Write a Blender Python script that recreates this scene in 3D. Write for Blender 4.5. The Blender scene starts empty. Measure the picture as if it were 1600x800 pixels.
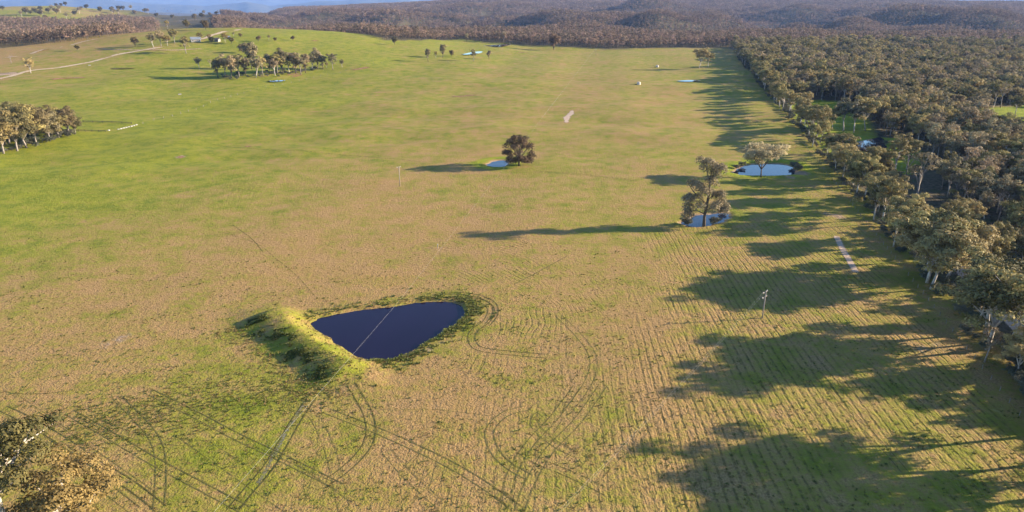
import bpy, math, random
import numpy as np
from mathutils import Vector, Matrix

S = bpy.context.scene
COL = S.collection
PI = math.pi
R = math.radians

# ----------------------------------------------------------------------------------------------
# camera, sky, sun, exposure
# ----------------------------------------------------------------------------------------------
CAM_H = 85.0                       # drone height over the paddock
CAM_F = 1081.0 / 1600.0            # focal length / image width
PITCH = math.atan(406 / 1081.0)    # looking down about 20.6 degrees
cam_d = bpy.data.cameras.new('drone_camera')
cam = bpy.data.objects.new('drone_camera', cam_d)
COL.objects.link(cam)
cam.location = (0, 0, CAM_H)
cam.rotation_euler = (PI / 2 - PITCH, 0, 0)
cam_d.sensor_width = 36.0
cam_d.lens = 36.0 * CAM_F
cam_d.clip_start = 0.5
cam_d.clip_end = 80000
S.camera = cam

SUN_EL, SUN_AZ = 16.0, 8.0         # sun low on the right, a little beyond the camera's beam
sun_dir = Vector((math.cos(R(SUN_EL)) * math.cos(R(SUN_AZ)), math.cos(R(SUN_EL)) * math.sin(R(SUN_AZ)), math.sin(R(SUN_EL))))
W = bpy.data.worlds.new('World')
S.world = W
W.use_nodes = True
wn = W.node_tree.nodes
sky = wn.new('ShaderNodeTexSky')
sky.sky_type = 'NISHITA'
sky.sun_disc = False
sky.sun_elevation = R(SUN_EL)
sky.sun_rotation = R(90 - SUN_AZ)
sky.altitude = 900
sky.air_density = 1.0
sky.dust_density = 0.1
sky.ozone_density = 3.4
wn['Background'].inputs['Strength'].default_value = 0.10
W.node_tree.links.new(sky.outputs[0], wn['Background'].inputs['Color'])

sl = bpy.data.lights.new('sun', 'SUN')
sun = bpy.data.objects.new('sun', sl)
COL.objects.link(sun)
sl.energy = 5.0
sl.angle = R(0.55)
sl.color = (1.0, 0.85, 0.64)
sun.rotation_euler = sun_dir.to_track_quat('Z', 'Y').to_euler()

S.view_settings.view_transform = 'Standard'
S.view_settings.look = 'None'
S.view_settings.exposure = 1.93
S.view_settings.gamma = 1.0
S.render.engine = 'CYCLES'
S.cycles.use_denoising = True
S.cycles.max_bounces = 5
S.cycles.transparent_max_bounces = 8
S.cycles.volume_bounces = 0

# ----------------------------------------------------------------------------------------------
# helpers
# ----------------------------------------------------------------------------------------------
def tag(o, label=None, cat=None, group=None, kind=None):
    if label: o['label'] = label
    if cat: o['category'] = cat
    if group: o['group'] = group
    if kind: o['kind'] = kind
    return o

def link(name, me, parent=None):
    o = bpy.data.objects.new(name, me)
    COL.objects.link(o)
    if parent: o.parent = parent
    return o

def empty(name, loc=(0, 0, 0), rz=0.0):
    o = bpy.data.objects.new(name, None)
    o.empty_display_size = 0.5
    o.location = loc
    o.rotation_euler = (0, 0, rz)
    COL.objects.link(o)
    return o

class MB:
    """collects tubes, boxes and quads and turns them into one mesh"""
    def __init__(s): s.v = []; s.f = []
    def add(s, vs, fs):
        b = len(s.v); s.v += [tuple(p) for p in vs]; s.f += [tuple(b + i for i in f) for f in fs]
    def tube(s, pts, rad, n=6, cap=True):
        pts = [Vector(p) for p in pts]; vs = []; fs = []
        for i, p in enumerate(pts):
            d = (pts[min(i + 1, len(pts) - 1)] - pts[max(i - 1, 0)]).normalized()
            a = d.orthogonal().normalized() if abs(d.z) < .98 else Vector((1, 0, 0))
            a = (a - d * a.dot(d)).normalized(); b = d.cross(a)
            for k in range(n):
                t = 2 * PI * k / n
                vs.append(p + (a * math.cos(t) + b * math.sin(t)) * rad[i])
        for i in range(len(pts) - 1):
            for k in range(n):
                fs.append((i * n + k, i * n + (k + 1) % n, (i + 1) * n + (k + 1) % n, (i + 1) * n + k))
        if cap:
            fs.append(tuple(range(n - 1, -1, -1))); fs.append(tuple((len(pts) - 1) * n + k for k in range(n)))
        s.add(vs, fs)
    def box(s, c, d, rz=0):
        vs = []
        for z in (-.5, .5):
            for x, y in ((-.5, -.5), (.5, -.5), (.5, .5), (-.5, .5)):
                px, py = x * d[0], y * d[1]
                vs.append((c[0] + px * math.cos(rz) - py * math.sin(rz), c[1] + px * math.sin(rz) + py * math.cos(rz), c[2] + z * d[2]))
        s.add(vs, [(3, 2, 1, 0), (4, 5, 6, 7), (0, 1, 5, 4), (1, 2, 6, 5), (2, 3, 7, 6), (3, 0, 4, 7)])
    def mesh(s, name, mat=None, smooth=False):
        me = bpy.data.meshes.new(name); me.from_pydata(s.v, [], s.f); me.update()
        if smooth: me.polygons.foreach_set('use_smooth', [True] * len(me.polygons))
        if mat: me.materials.append(mat)
        return me
    def build(s, name, mat, parent=None, smooth=False):
        return link(name, s.mesh(name, mat, smooth), parent)

def np_mesh(name, V, Q, mat=None, smooth=False, attrs=None):
    me = bpy.data.meshes.new(name)
    V = np.asarray(V, np.float32); Q = np.asarray(Q, np.int32); k = Q.shape[1]
    me.vertices.add(len(V)); me.vertices.foreach_set('co', V.ravel())
    me.loops.add(Q.size); me.loops.foreach_set('vertex_index', Q.ravel())
    me.polygons.add(len(Q))
    me.polygons.foreach_set('loop_start', np.arange(0, Q.size, k, dtype=np.int32))
    me.polygons.foreach_set('loop_total', np.full(len(Q), k, np.int32))
    if smooth: me.polygons.foreach_set('use_smooth', np.ones(len(Q), bool))
    me.update(calc_edges=True)
    for n, a in (attrs or {}).items():
        at = me.attributes.new(n, 'FLOAT', 'POINT'); at.data.foreach_set('value', np.asarray(a, np.float32))
    if mat: me.materials.append(mat)
    return me

class NT:
    """small wrapper to write node materials"""
    def __init__(s, name):
        s.m = bpy.data.materials.new(name); s.m.use_nodes = True
        s.t = s.m.node_tree; s.n = s.t.nodes; s.b = s.n['Principled BSDF']; s.out = s.n['Material Output']
    def link(s, a, b): s.t.links.new(a, b)
    def put(s, sock, v):
        if v is None: return
        if isinstance(v, bpy.types.NodeSocket): s.link(v, sock)
        elif isinstance(v, tuple) and len(v) == 3 and sock.type == 'RGBA': sock.default_value = (*v, 1)
        else: sock.default_value = v
    def pos(s): return s.n.new('ShaderNodeNewGeometry').outputs['Position']
    def attr(s, name):
        a = s.n.new('ShaderNodeAttribute'); a.attribute_name = name; return a.outputs['Fac']
    def noise(s, scale, detail=3, rough=.55, vec=None, dist=0):
        a = s.n.new('ShaderNodeTexNoise'); a.inputs['Scale'].default_value = scale; a.inputs['Detail'].default_value = detail
        a.inputs['Roughness'].default_value = rough; a.inputs['Distortion'].default_value = dist
        s.put(a.inputs['Vector'], vec if vec is not None else s.pos()); return a.outputs['Fac']
    def math(s, op, a, b=None, c=None, clamp=False):
        m = s.n.new('ShaderNodeMath'); m.operation = op; m.use_clamp = clamp
        s.put(m.inputs[0], a); s.put(m.inputs[1], b)
        if c is not None: s.put(m.inputs[2], c)
        return m.outputs[0]
    def mix(s, f, a, b):
        m = s.n.new('ShaderNodeMix'); m.data_type = 'RGBA'
        s.put(m.inputs[0], f); s.put(m.inputs[6], a); s.put(m.inputs[7], b); return m.outputs[2]
    def ramp(s, v, lo, hi, a=0.0, b=1.0):
        m = s.n.new('ShaderNodeMapRange'); m.interpolation_type = 'SMOOTHSTEP'
        s.put(m.inputs[0], v)
        for i, x in enumerate((lo, hi, a, b)): m.inputs[i + 1].default_value = x
        return m.outputs[0]
    def bump(s, h, strength, dist):
        b = s.n.new('ShaderNodeBump'); b.inputs['Strength'].default_value = strength; b.inputs['Distance'].default_value = dist
        s.put(b.inputs['Height'], h); s.link(b.outputs[0], s.b.inputs['Normal'])
    def done(s, col=None, rough=.9, spec=.2):
        s.put(s.b.inputs['Base Color'], col); s.put(s.b.inputs['Roughness'], rough)
        s.b.inputs['Specular IOR Level'].default_value = spec
        return s.m

# ----------------------------------------------------------------------------------------------
# the lie of the land
# ----------------------------------------------------------------------------------------------
def sstep(a, b, x):
    t = np.clip((x - a) / (b - a), 0, 1); return t * t * (3 - 2 * t)

def wav(x, y, seed, L):
    r = np.random.RandomState(seed); z = 0
    for k in range(7):
        a = r.uniform(0, 2 * PI); w = L / (1 + .55 * k); z = z + np.sin((x * np.cos(a) + y * np.sin(a)) * 2 * PI / w + r.uniform(0, 6.28)) / (1 + .4 * k)
    return z / 2.6

RIDGE_A = np.array([-.90, -.62, -.50, -.36, -.26, -.14, -.07, .03, .15, .30, .50, .72, .95])
RIDGE_Z = np.array([30, 28, 5, -14, -2, 22, 52, 52, 44, 50, 52, 34, 20.])

def hgt(x, y):
    """height of the natural ground in metres"""
    x = np.asarray(x, float); y = np.asarray(y, float)
    d = np.hypot(x, y); az = x / np.maximum(y, 50.)
    z = 1.4 * wav(x, y, 3, 420) * sstep(350, 700, d) + .35 * wav(x, y, 4, 120) * sstep(120, 300, d) + 1.5 * wav(x, y * 1.6, 5, 210) * sstep(290, 480, d) * (1 - sstep(1300, 1600, y))
    z = z + 36 * np.exp(-((x + 430) / 300) ** 2 - ((y - 1150) / 290) ** 2)
    z = z + 11 * np.exp(-((x + 900) / 350) ** 2 - ((y - 1000) / 350) ** 2)
    far = sstep(1450, 2300, y)
    left = 1 - sstep(-.40, -.30, az)
    # dissected forest plateau on the right and centre
    val = -38 - 4 * sstep(1800, 2600, y) + 80 * wav(x * .8, y * 1.25, 11, 1500) + 30 * wav(x, y, 12, 700)
    ridge = np.interp(az, RIDGE_A, RIDGE_Z)
    t = sstep(3000, 5600, d)
    zf = val * (1 - t) + (ridge - 4 + 9 * wav(x, y, 15, 1700)) * t
    # rolling farmland on the left
    fl = 5 + 24 * wav(x, y, 21, 1000) + (ridge - 5) * sstep(1900, 3200, y)
    fl = fl - 190 * sstep(3500, 4700, y)
    z = z + far * (zf * (1 - left) + fl * left)
    z = z - 230 * sstep(6300, 8500, d) * (1 - left)
    return z

SIGHT_T = 60 * 1.004 ** np.arange(0, 1420)
def sight(u, v, z0=None):
    """where the line of sight through a point of the 1600 x 800 survey photograph meets the ground"""
    a = (u - 800) / 1081.0; b = -(v - 400) / 1081.0
    c, s = math.cos(PITCH), math.sin(PITCH)
    d = np.array((a, c + b * s, -s + b * c))
    if z0 is not None:
        t = (z0 - CAM_H) / d[2]; return float(d[0] * t), float(d[1] * t)
    t = SIGHT_T
    g = CAM_H + d[2] * t - hgt(d[0] * t, d[1] * t)
    i = np.argmax(g < 0) if (g < 0).any() else len(t) - 1
    i = max(i, 1); f = g[i - 1] / max(g[i - 1] - g[i], 1e-9); lo = t[i - 1] + (t[i] - t[i - 1]) * min(max(f, 0), 1)
    return float(d[0] * lo), float(d[1] * lo)

def tall(u, v, vt):
    """height of a thing whose foot is sighted at (u, v) and whose top at vt"""
    x, y = sight(u, v); z = float(hgt(x, y)); c, s = math.cos(PITCH), math.sin(PITCH)
    k = (400 - vt) / 1081.0          # (y s + dz c) / (y c - dz s) = k
    dz = y * (k * c - s) / (c + k * s)
    return max(dz + CAM_H - z, 1.0)

def spline(P, n):
    """smooth curve through points (Catmull-Rom)"""
    P = np.array(P, float)
    if len(P) == 2: P = np.array([P[0], (P[0] + P[1]) / 2, P[1]])
    Q = np.vstack([2 * P[0] - P[1], P, 2 * P[-1] - P[-2]]); out = []
    for i in range(len(P) - 1):
        p0, p1, p2, p3 = Q[i:i + 4]
        for t in np.linspace(0, 1, n, endpoint=False):
            out.append(.5 * (2 * p1 + (p2 - p0) * t + (2 * p0 - 5 * p1 + 4 * p2 - p3) * t * t + (3 * p1 - p0 - 3 * p2 + p3) * t ** 3))
    out.append(P[-1]); return np.array(out)

def poly_sdf(X, Y, P):
    """signed distance to a closed polygon, negative inside"""
    P = np.array(P); best = np.full(X.shape, 1e18); inside = np.zeros(X.shape, bool)
    for (x1, y1), (x2, y2) in zip(P, np.roll(P, -1, 0)):
        ex, ey = x2 - x1, y2 - y1; t = np.clip(((X - x1) * ex + (Y - y1) * ey) / (ex * ex + ey * ey + 1e-12), 0, 1)
        best = np.minimum(best, (X - x1 - t * ex) ** 2 + (Y - y1 - t * ey) ** 2)
        c = ((y1 > Y) != (y2 > Y)) & (X < (x2 - x1) * (Y - y1) / (y2 - y1 + 1e-12) + x1); inside ^= c
    return np.where(inside, -1, 1) * np.sqrt(best)

def line_dist(X, Y, P):
    """distance to a polyline and the share of its length where the nearest point lies"""
    best = np.full(X.shape, 1e18); par = np.zeros(X.shape); n = len(P) - 1; side = np.zeros(X.shape)
    for i in range(n):
        (x1, y1), (x2, y2) = P[i], P[i + 1]; ex, ey = x2 - x1, y2 - y1
        t = np.clip(((X - x1) * ex + (Y - y1) * ey) / (ex * ex + ey * ey), 0, 1)
        d = (X - x1 - t * ex) ** 2 + (Y - y1 - t * ey) ** 2; w = d < best
        best = np.where(w, d, best); par = np.where(w, (i + t) / n, par); side = np.where(w, ex * (Y - y1) - ey * (X - x1), side)
    return np.sqrt(best), par, np.sign(side)

def S_(pts): return [sight(*p) for p in pts]

# farm dam, its bank, and the smaller ponds
DAM = S_([(481, 504), (510, 492), (560, 483), (617, 476), (660, 470), (700, 469), (718, 474), (726, 486), (715, 500), (690, 517), (660, 535), (640, 548), (615, 557), (590, 560), (565, 557), (545, 548), (520, 530), (500, 517)])
DAM = spline(DAM + DAM[:1], 4)[:-1]
BANK = spline(S_([(416, 492), (436, 500), (470, 523), (505, 548), (540, 570), (566, 583)]), 6)
POND_A = spline(S_([(1063, 347), (1085, 336), (1105, 334), (1130, 331), (1140, 335), (1130, 344), (1105, 351), (1080, 353), (1063, 347)]), 4)[:-1]
POND_B = spline(S_([(1145, 268), (1160, 258), (1190, 254), (1225, 254), (1240, 260), (1240, 270), (1210, 273), (1165, 272), (1145, 268)]), 4)[:-1]
POND_C = spline(S_([(760, 256), (772, 251), (788, 250), (794, 254), (785, 259), (768, 259), (760, 256)]), 4)[:-1]
POND_D = spline(S_([(1330, 226), (1350, 217), (1375, 216), (1382, 226), (1378, 236), (1355, 237), (1330, 226)]), 4)[:-1]
def ragged_edge(P, amp, seed):
    c = P.mean(0); Q = np.vstack([spline(np.vstack([P, P[:1]]), 3)[:-1]]); d = Q - c; L = np.linalg.norm(d, axis=1)[:, None]
    return Q + d / L * (amp * (wav(Q[:, 0], Q[:, 1], seed, 7.0) + .6 * wav(Q[:, 0], Q[:, 1], seed + 1, 2.5)))[:, None]
DAM = ragged_edge(DAM, .45, 401); POND_A = ragged_edge(POND_A, .8, 403); POND_B = ragged_edge(POND_B, .9, 405); POND_C = ragged_edge(POND_C, .6, 407); POND_D = ragged_edge(POND_D, .8, 409)
PONDS = [('dam_water', DAM, -.45, .5), ('pond_water', POND_A, -.55, .3), ('pond_water', POND_B, -.55, .3), ('pond_water', POND_C, -.4, .3), ('pond_water', POND_D, -.4, .3)]

def ground(x, y):
    """natural ground plus the dam bank and the hollows of the ponds"""
    x = np.asarray(x, float); y = np.asarray(y, float); shp = x.shape
    X = np.atleast_1d(x).ravel(); Y = np.atleast_1d(y).ravel(); z = hgt(X, Y)
    m = (np.abs(X + 50) < 45) & (np.abs(Y - 160) < 50)
    if m.any():
        d, t, sd = line_dist(X[m], Y[m], BANK)
        e = np.minimum(np.clip(t / .12, 0, 1), np.clip((1 - t) / .10, 0, 1)); e = .35 + .65 * e
        z[m] += e * 2.5 * np.where(sd < 0, np.exp(-(d / 7.6) ** 2.6), np.exp(-(d / 5.2) ** 2.6))
    for nm, P, wz, sl_ in PONDS:
        m = (X > P[:, 0].min() - 6) & (X < P[:, 0].max() + 6) & (Y > P[:, 1].min() - 6) & (Y < P[:, 1].max() + 6)
        if m.any():
            d = poly_sdf(X[m], Y[m], P); base = float(hgt(*P.mean(0)))
            z[m] = np.where(d < 5, np.minimum(z[m], base + wz + np.where(d > 0, sl_ * d, .35 * d)), z[m])
    return z.reshape(shp) if shp else float(z[0])

def gz(x, y): return float(ground(x, y))

ROW_DIR = math.atan(.235)          # bearing of the boundary row and of the mowing
def row_x(y): return 120 + .235 * (y - 158)

# ----------------------------------------------------------------------------------------------
# ground materials
# ----------------------------------------------------------------------------------------------
def ground_material():
    k = NT('pasture_grass'); P = k.pos()
    g, wood, rows, rings, bare = (k.attr(n) for n in ('green', 'wood', 'rows', 'rings', 'bare'))
    n1 = k.noise(.022, 4, .6); n2 = k.noise(.11, 4, .6); n3 = k.noise(.55, 3, .6); n4 = k.noise(2.2, 3, .65)
    # streaks along the way the mower went
    mp = k.n.new('ShaderNodeMapping'); mp.inputs['Rotation'].default_value = (0, 0, ROW_DIR); mp.inputs['Scale'].default_value = (1, .22, 1)
    k.link(P, mp.inputs['Vector'])
    ns = k.noise(1.3, 3, .6, mp.outputs[0])
    e = k.math('ADD', g, k.math('MULTIPLY', k.math('SUBTRACT', n1, .5), .75))
    e = k.math('ADD', e, k.math('MULTIPLY', k.math('SUBTRACT', n2, .5), 1.15))
    e = k.math('ADD', e, k.math('MULTIPLY', k.math('SUBTRACT', n3, .5), .9))
    e = k.math('ADD', e, k.math('MULTIPLY', k.math('SUBTRACT', n4, .5), .4))
    gm = k.ramp(e, .26, .92)
    tan = k.mix(k.ramp(n4, .3, .7), (0.176, 0.107, 0.040), (0.340, 0.211, 0.093))
    tan = k.mix(k.ramp(n2, .35, .7), tan, (0.267, 0.162, 0.058))
    grn = k.mix(k.ramp(n2, .3, .7), (0.194, 0.200, 0.015), (0.107, 0.129, 0.012))
    grn = k.mix(k.ramp(n3, .45, .75), grn, (0.219, 0.202, 0.026))
    grn = k.mix(k.math('MULTIPLY', k.ramp(g, .86, 1.15), .7), grn, k.mix(k.ramp(n2, .3, .7), (0.219, 0.245, 0.012), (0.142, 0.176, 0.010)))
    col = k.mix(gm, tan, grn)
    # dark noise spots: the small shadows of tussocks painted into the colour
    tuft = k.math('MULTIPLY', k.ramp(k.noise(1.05, 4, .7), .56, .74), .4)
    col = k.mix(tuft, col, (0.062, 0.067, 0.017))
    # mowing lines, 1.85 m apart
    xyz = k.n.new('ShaderNodeSeparateXYZ'); k.link(mp.outputs[0], xyz.inputs[0])
    warp = k.math('MULTIPLY', k.math('SUBTRACT', k.noise(.04, 2), .5), 1.6)
    u = k.math('ADD', xyz.outputs[0], warp)
    wv = k.math('SINE', k.math('MULTIPLY', u, 2 * PI / 1.9))
    fine = k.ramp(k.noise(.9, 3, .7), .35, .65)
    line = k.math('MULTIPLY', k.math('MULTIPLY', k.ramp(wv, .35, .95), rows), k.math('MULTIPLY', fine, k.ramp(k.noise(.035, 2), .3, .55)))
    # lines circling the dam
    vm = k.n.new('ShaderNodeVectorMath'); vm.operation = 'DISTANCE'; vm.inputs[1].default_value = (-52, 172, 0)
    k.link(P, vm.inputs[0])
    rd = k.math('ADD', vm.outputs['Value'], k.math('MULTIPLY', k.math('SUBTRACT', k.noise(.03, 2), .5), 14.0))
    wr = k.math('SINE', k.math('MULTIPLY', rd, 2 * PI / 1.7))
    ring = k.math('MULTIPLY', k.math('MULTIPLY', k.ramp(wr, .3, .95), rings), k.math('MULTIPLY', fine, k.ramp(k.noise(.045, 3, .6), .42, .75)))
    lines = k.math('MAXIMUM', line, ring)
    col = k.mix(k.math('MULTIPLY', lines, .75), col, k.mix(n2, (0.043, 0.050, 0.012), (0.073, 0.052, 0.022)))
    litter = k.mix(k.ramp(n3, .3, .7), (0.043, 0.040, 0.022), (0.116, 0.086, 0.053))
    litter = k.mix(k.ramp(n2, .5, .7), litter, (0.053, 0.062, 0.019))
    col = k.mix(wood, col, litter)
    earth = k.mix(k.ramp(n3, .3, .7), (0.202, 0.129, 0.076), (0.284, 0.202, 0.133))
    col = k.mix(k.ramp(k.math('ADD', bare, k.math('MULTIPLY', k.math('SUBTRACT', n3, .5), .9)), .35, .75), col, earth)
    h = k.math('ADD', k.math('MULTIPLY', n4, .5), k.math('MULTIPLY', k.math('MULTIPLY', ns, 1.1), rows))
    h = k.math('ADD', h, k.math('MULTIPLY', k.noise(1.05, 4, .7), .8)); h = k.math('ADD', h, k.math('MULTIPLY', n3, .9))
    h = k.math('SUBTRACT', h, k.math('MULTIPLY', lines, .7))
    k.bump(h, .75, .40)
    return k.done(col, .95, .08)

def mat_strip(name, c1, c2, lo=.38, hi=.6, scale=.8, bump=.1):
    """worn strip on the ground whose edges break up into grass"""
    k = NT(name)
    n = k.noise(scale, 4, .65); a = k.attr('edge')
    col = k.mix(k.ramp(n, .3, .7), c1, c2)
    k.done(col, .95, .08)
    tr = k.n.new('ShaderNodeBsdfTransparent'); mx = k.n.new('ShaderNodeMixShader')
    f = k.math('ADD', a, k.math('MULTIPLY', k.math('SUBTRACT', k.noise(scale * 1.4, 5, .75), .5), 2.1))
    k.link(k.ramp(f, lo, hi), mx.inputs[0]); k.link(tr.outputs[0], mx.inputs[1]); k.link(k.b.outputs[0], mx.inputs[2])
    k.link(mx.outputs[0], k.out.inputs[0]); k.bump(n, .5, bump)
    return k.m

def mat_plain(name, c1, c2, scale=3, rough=.85, spec=.2, bump=.03):
    k = NT(name); n = k.noise(scale, 4, .65)
    if bump: k.bump(n, .5, bump)
    return k.done(k.mix(k.ramp(n, .3, .7), c1, c2), rough, spec)

def mat_water(name, c, rough=.04, bump=.02):
    k = NT(name); n = k.noise(.9, 3, .6)
    k.bump(n, .25, bump); k.b.inputs['IOR'].default_value = 1.33
    return k.done(k.mix(k.ramp(k.noise(.06, 2), .3, .7), c, tuple(q * .8 for q in c)), rough, .32)

def mat_leaf(name, dark, light, warm, trans=.25):
    k = NT(name)
    t = k.attr('tint'); oi = k.n.new('ShaderNodeObjectInfo').outputs['Random']
    col = k.mix(t, dark, light)
    col = k.mix(k.math('MULTIPLY', k.ramp(oi, .35, 1.0), .75), col, warm)
    hsv = k.n.new('ShaderNodeHueSaturation'); k.put(hsv.inputs['Color'], col)
    k.put(hsv.inputs['Value'], k.math('ADD', k.math('MULTIPLY', k.math('FRACT', k.math('MULTIPLY', oi, 7.31)), .5), .75))
    k.done(hsv.outputs[0], .75, .15)
    tl = k.n.new('ShaderNodeBsdfTranslucent'); k.link(hsv.outputs[0], tl.inputs[0])
    mx = k.n.new('ShaderNodeMixShader'); mx.inputs[0].default_value = trans
    k.link(k.b.outputs[0], mx.inputs[1]); k.link(tl.outputs[0], mx.inputs[2]); k.link(mx.outputs[0], k.out.inputs[0])
    return k.m

M = {}
M['ground'] = ground_material()
M['leaf'] = mat_leaf('eucalypt_leaves', (.052, .050, .018), (.335, .270, .098), (.330, .240, .100), .2)
M['leaf_grey'] = mat_leaf('grey_eucalypt_leaves', (.055, .050, .028), (.315, .258, .135), (.315, .228, .128), .2)
M['leaf_dark'] = mat_leaf('dark_leaves', (.050, .050, .022), (.150, .122, .056), (.170, .118, .062), .3)
M['leaf_pale'] = mat_leaf('pale_dry_leaves', (.130, .105, .062), (.300, .235, .135), (.290, .205, .125))
M['leaf_gold'] = mat_leaf('golden_leaves', (.075, .066, .022), (.180, .138, .048), (.200, .128, .045), .25)
M['leaf_red'] = mat_leaf('russet_leaves', (.080, .055, .034), (.185, .120, .072), (.190, .120, .075))
M['leaf_shrub'] = mat_leaf('shrub_leaves', (.050, .058, .040), (.120, .125, .088), (.125, .110, .075))
M['leaf_gum'] = mat_leaf('corner_gum_leaves', (.070, .068, .022), (.185, .150, .052), (.175, .140, .052), .25)
M['leaf_cream'] = mat_leaf('cream_flowering_leaves', (.120, .110, .060), (.460, .380, .220), (.440, .360, .210), .5)
M['leaf_far'] = mat_leaf('far_forest_leaves', (.065, .054, .036), (.265, .185, .125), (.280, .178, .130), .22)
M['bark'] = mat_plain('pale_gum_bark', (.27, .23, .19), (.48, .42, .36), 1.2, .8, .2, .02)
M['bark_dark'] = mat_plain('dark_bark', (.055, .044, .036), (.125, .100, .080), 1.5, .9, .1, .03)
M['bark_grey'] = mat_plain('grey_bark', (.15, .125, .105), (.28, .24, .205), 1.5, .9, .1, .03)
M['dam'] = mat_water('dam_water', (.009, .0045, .019), .05)
M['pond'] = mat_water('pond_water', (.012, .016, .030), .03, .01)
M['rut'] = mat_strip('shaded_wheel_rut', (.045, .050, .014), (.095, .076, .028), .40, .95, .8)  # regrowth and soil, darkened to paint in the shade inside the ruts
M['faint'] = mat_strip('faint_shaded_wheel_rut', (.075, .078, .022), (.135, .108, .040), .55, 1.2, .7)  # weaker ruts, their inner shade likewise put into the colour
M['dirt'] = mat_strip('dirt_road', (.33, .235, .15), (.47, .36, .25), .25, .6, .35)
M['gravel'] = mat_strip('pale_gravel', (.32, .225, .155), (.46, .345, .26), .15, .6, 1.3)
M['earth'] = mat_strip('bare_earth', (.27, .175, .11), (.38, .27, .18), .30, .70, .7)
M['mud'] = mat_strip('damp_mud', (.12, .085, .06), (.25, .18, .125), .30, .65, 1.2)
M['redearth'] = mat_strip('red_earth', (.20, .095, .05), (.28, .15, .085), .30, .70, .4)
M['track_grey'] = mat_strip('worn_grey_track', (.09, .095, .055), (.20, .18, .12), .35, .8, 1.0)
M['wood'] = mat_plain('weathered_pole_wood', (.21, .17, .14), (.33, .27, .23), 4, .85, .15, .01)
M['postwood'] = mat_plain('grey_post_wood', (.16, .13, .10), (.27, .23, .19), 4, .9, .1, .01)
M['steel'] = mat_plain('galvanised_steel', (.52, .52, .52), (.66, .66, .66), 3, .4, .5, 0)
M['steel'].node_tree.nodes['Principled BSDF'].inputs['Metallic'].default_value = .8
M['wire'] = mat_plain('aluminium_wire', (.34, .33, .31), (.42, .41, .39), 1, .45, .5, 0)
M['ceramic'] = mat_plain('white_ceramic', (.72, .70, .66), (.80, .78, .74), 5, .3, .5, 0)
M['concrete'] = mat_plain('pale_concrete', (.42, .37, .31), (.55, .48, .42), 2, .8, .2, .01)
M['rock'] = mat_plain('pale_rock', (.32, .29, .25), (.48, .45, .40), 1.5, .9, .1, .05)
M['whitewall'] = mat_plain('white_painted_wall', (.22, .20, .175), (.30, .28, .25), 1, .9, .2, 0)
M['roofgrey'] = mat_plain('grey_iron_roof', (.12, .14, .17), (.18, .20, .24), 1, .8, .3, 0)
M['roofred'] = mat_plain('rusty_iron_roof', (.24, .13, .09), (.36, .21, .15), .8, .7, .2, 0)
M['glass'] = mat_plain('window_glass', (.02, .025, .03), (.03, .035, .04), 1, .08, .6, 0)
M['hill'] = mat_plain('far_range_forest', (.050, .055, .040), (.085, .085, .060), .004, .95, .05, 0)
M['tuft'] = mat_leaf('tussock_blades', (.150, .110, .036), (.330, .215, .095), (.190, .165, .045), .35)
M['tuft_green'] = mat_leaf('green_tussock_blades', (.065, .085, .020), (.170, .180, .040), (.200, .175, .055), .35)

# ----------------------------------------------------------------------------------------------
# ground sheet
# ----------------------------------------------------------------------------------------------
def graded(lo, a, b, step, hi, k):
    m = list(np.arange(a, b + .01, step)); s = step
    while m[-1] < hi: s *= k; m.append(m[-1] + min(s, 260))
    s = step; low = [a]
    while low[-1] > lo: s *= k; low.append(low[-1] - min(s, 260))
    return np.array(low[:0:-1] + m)

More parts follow.
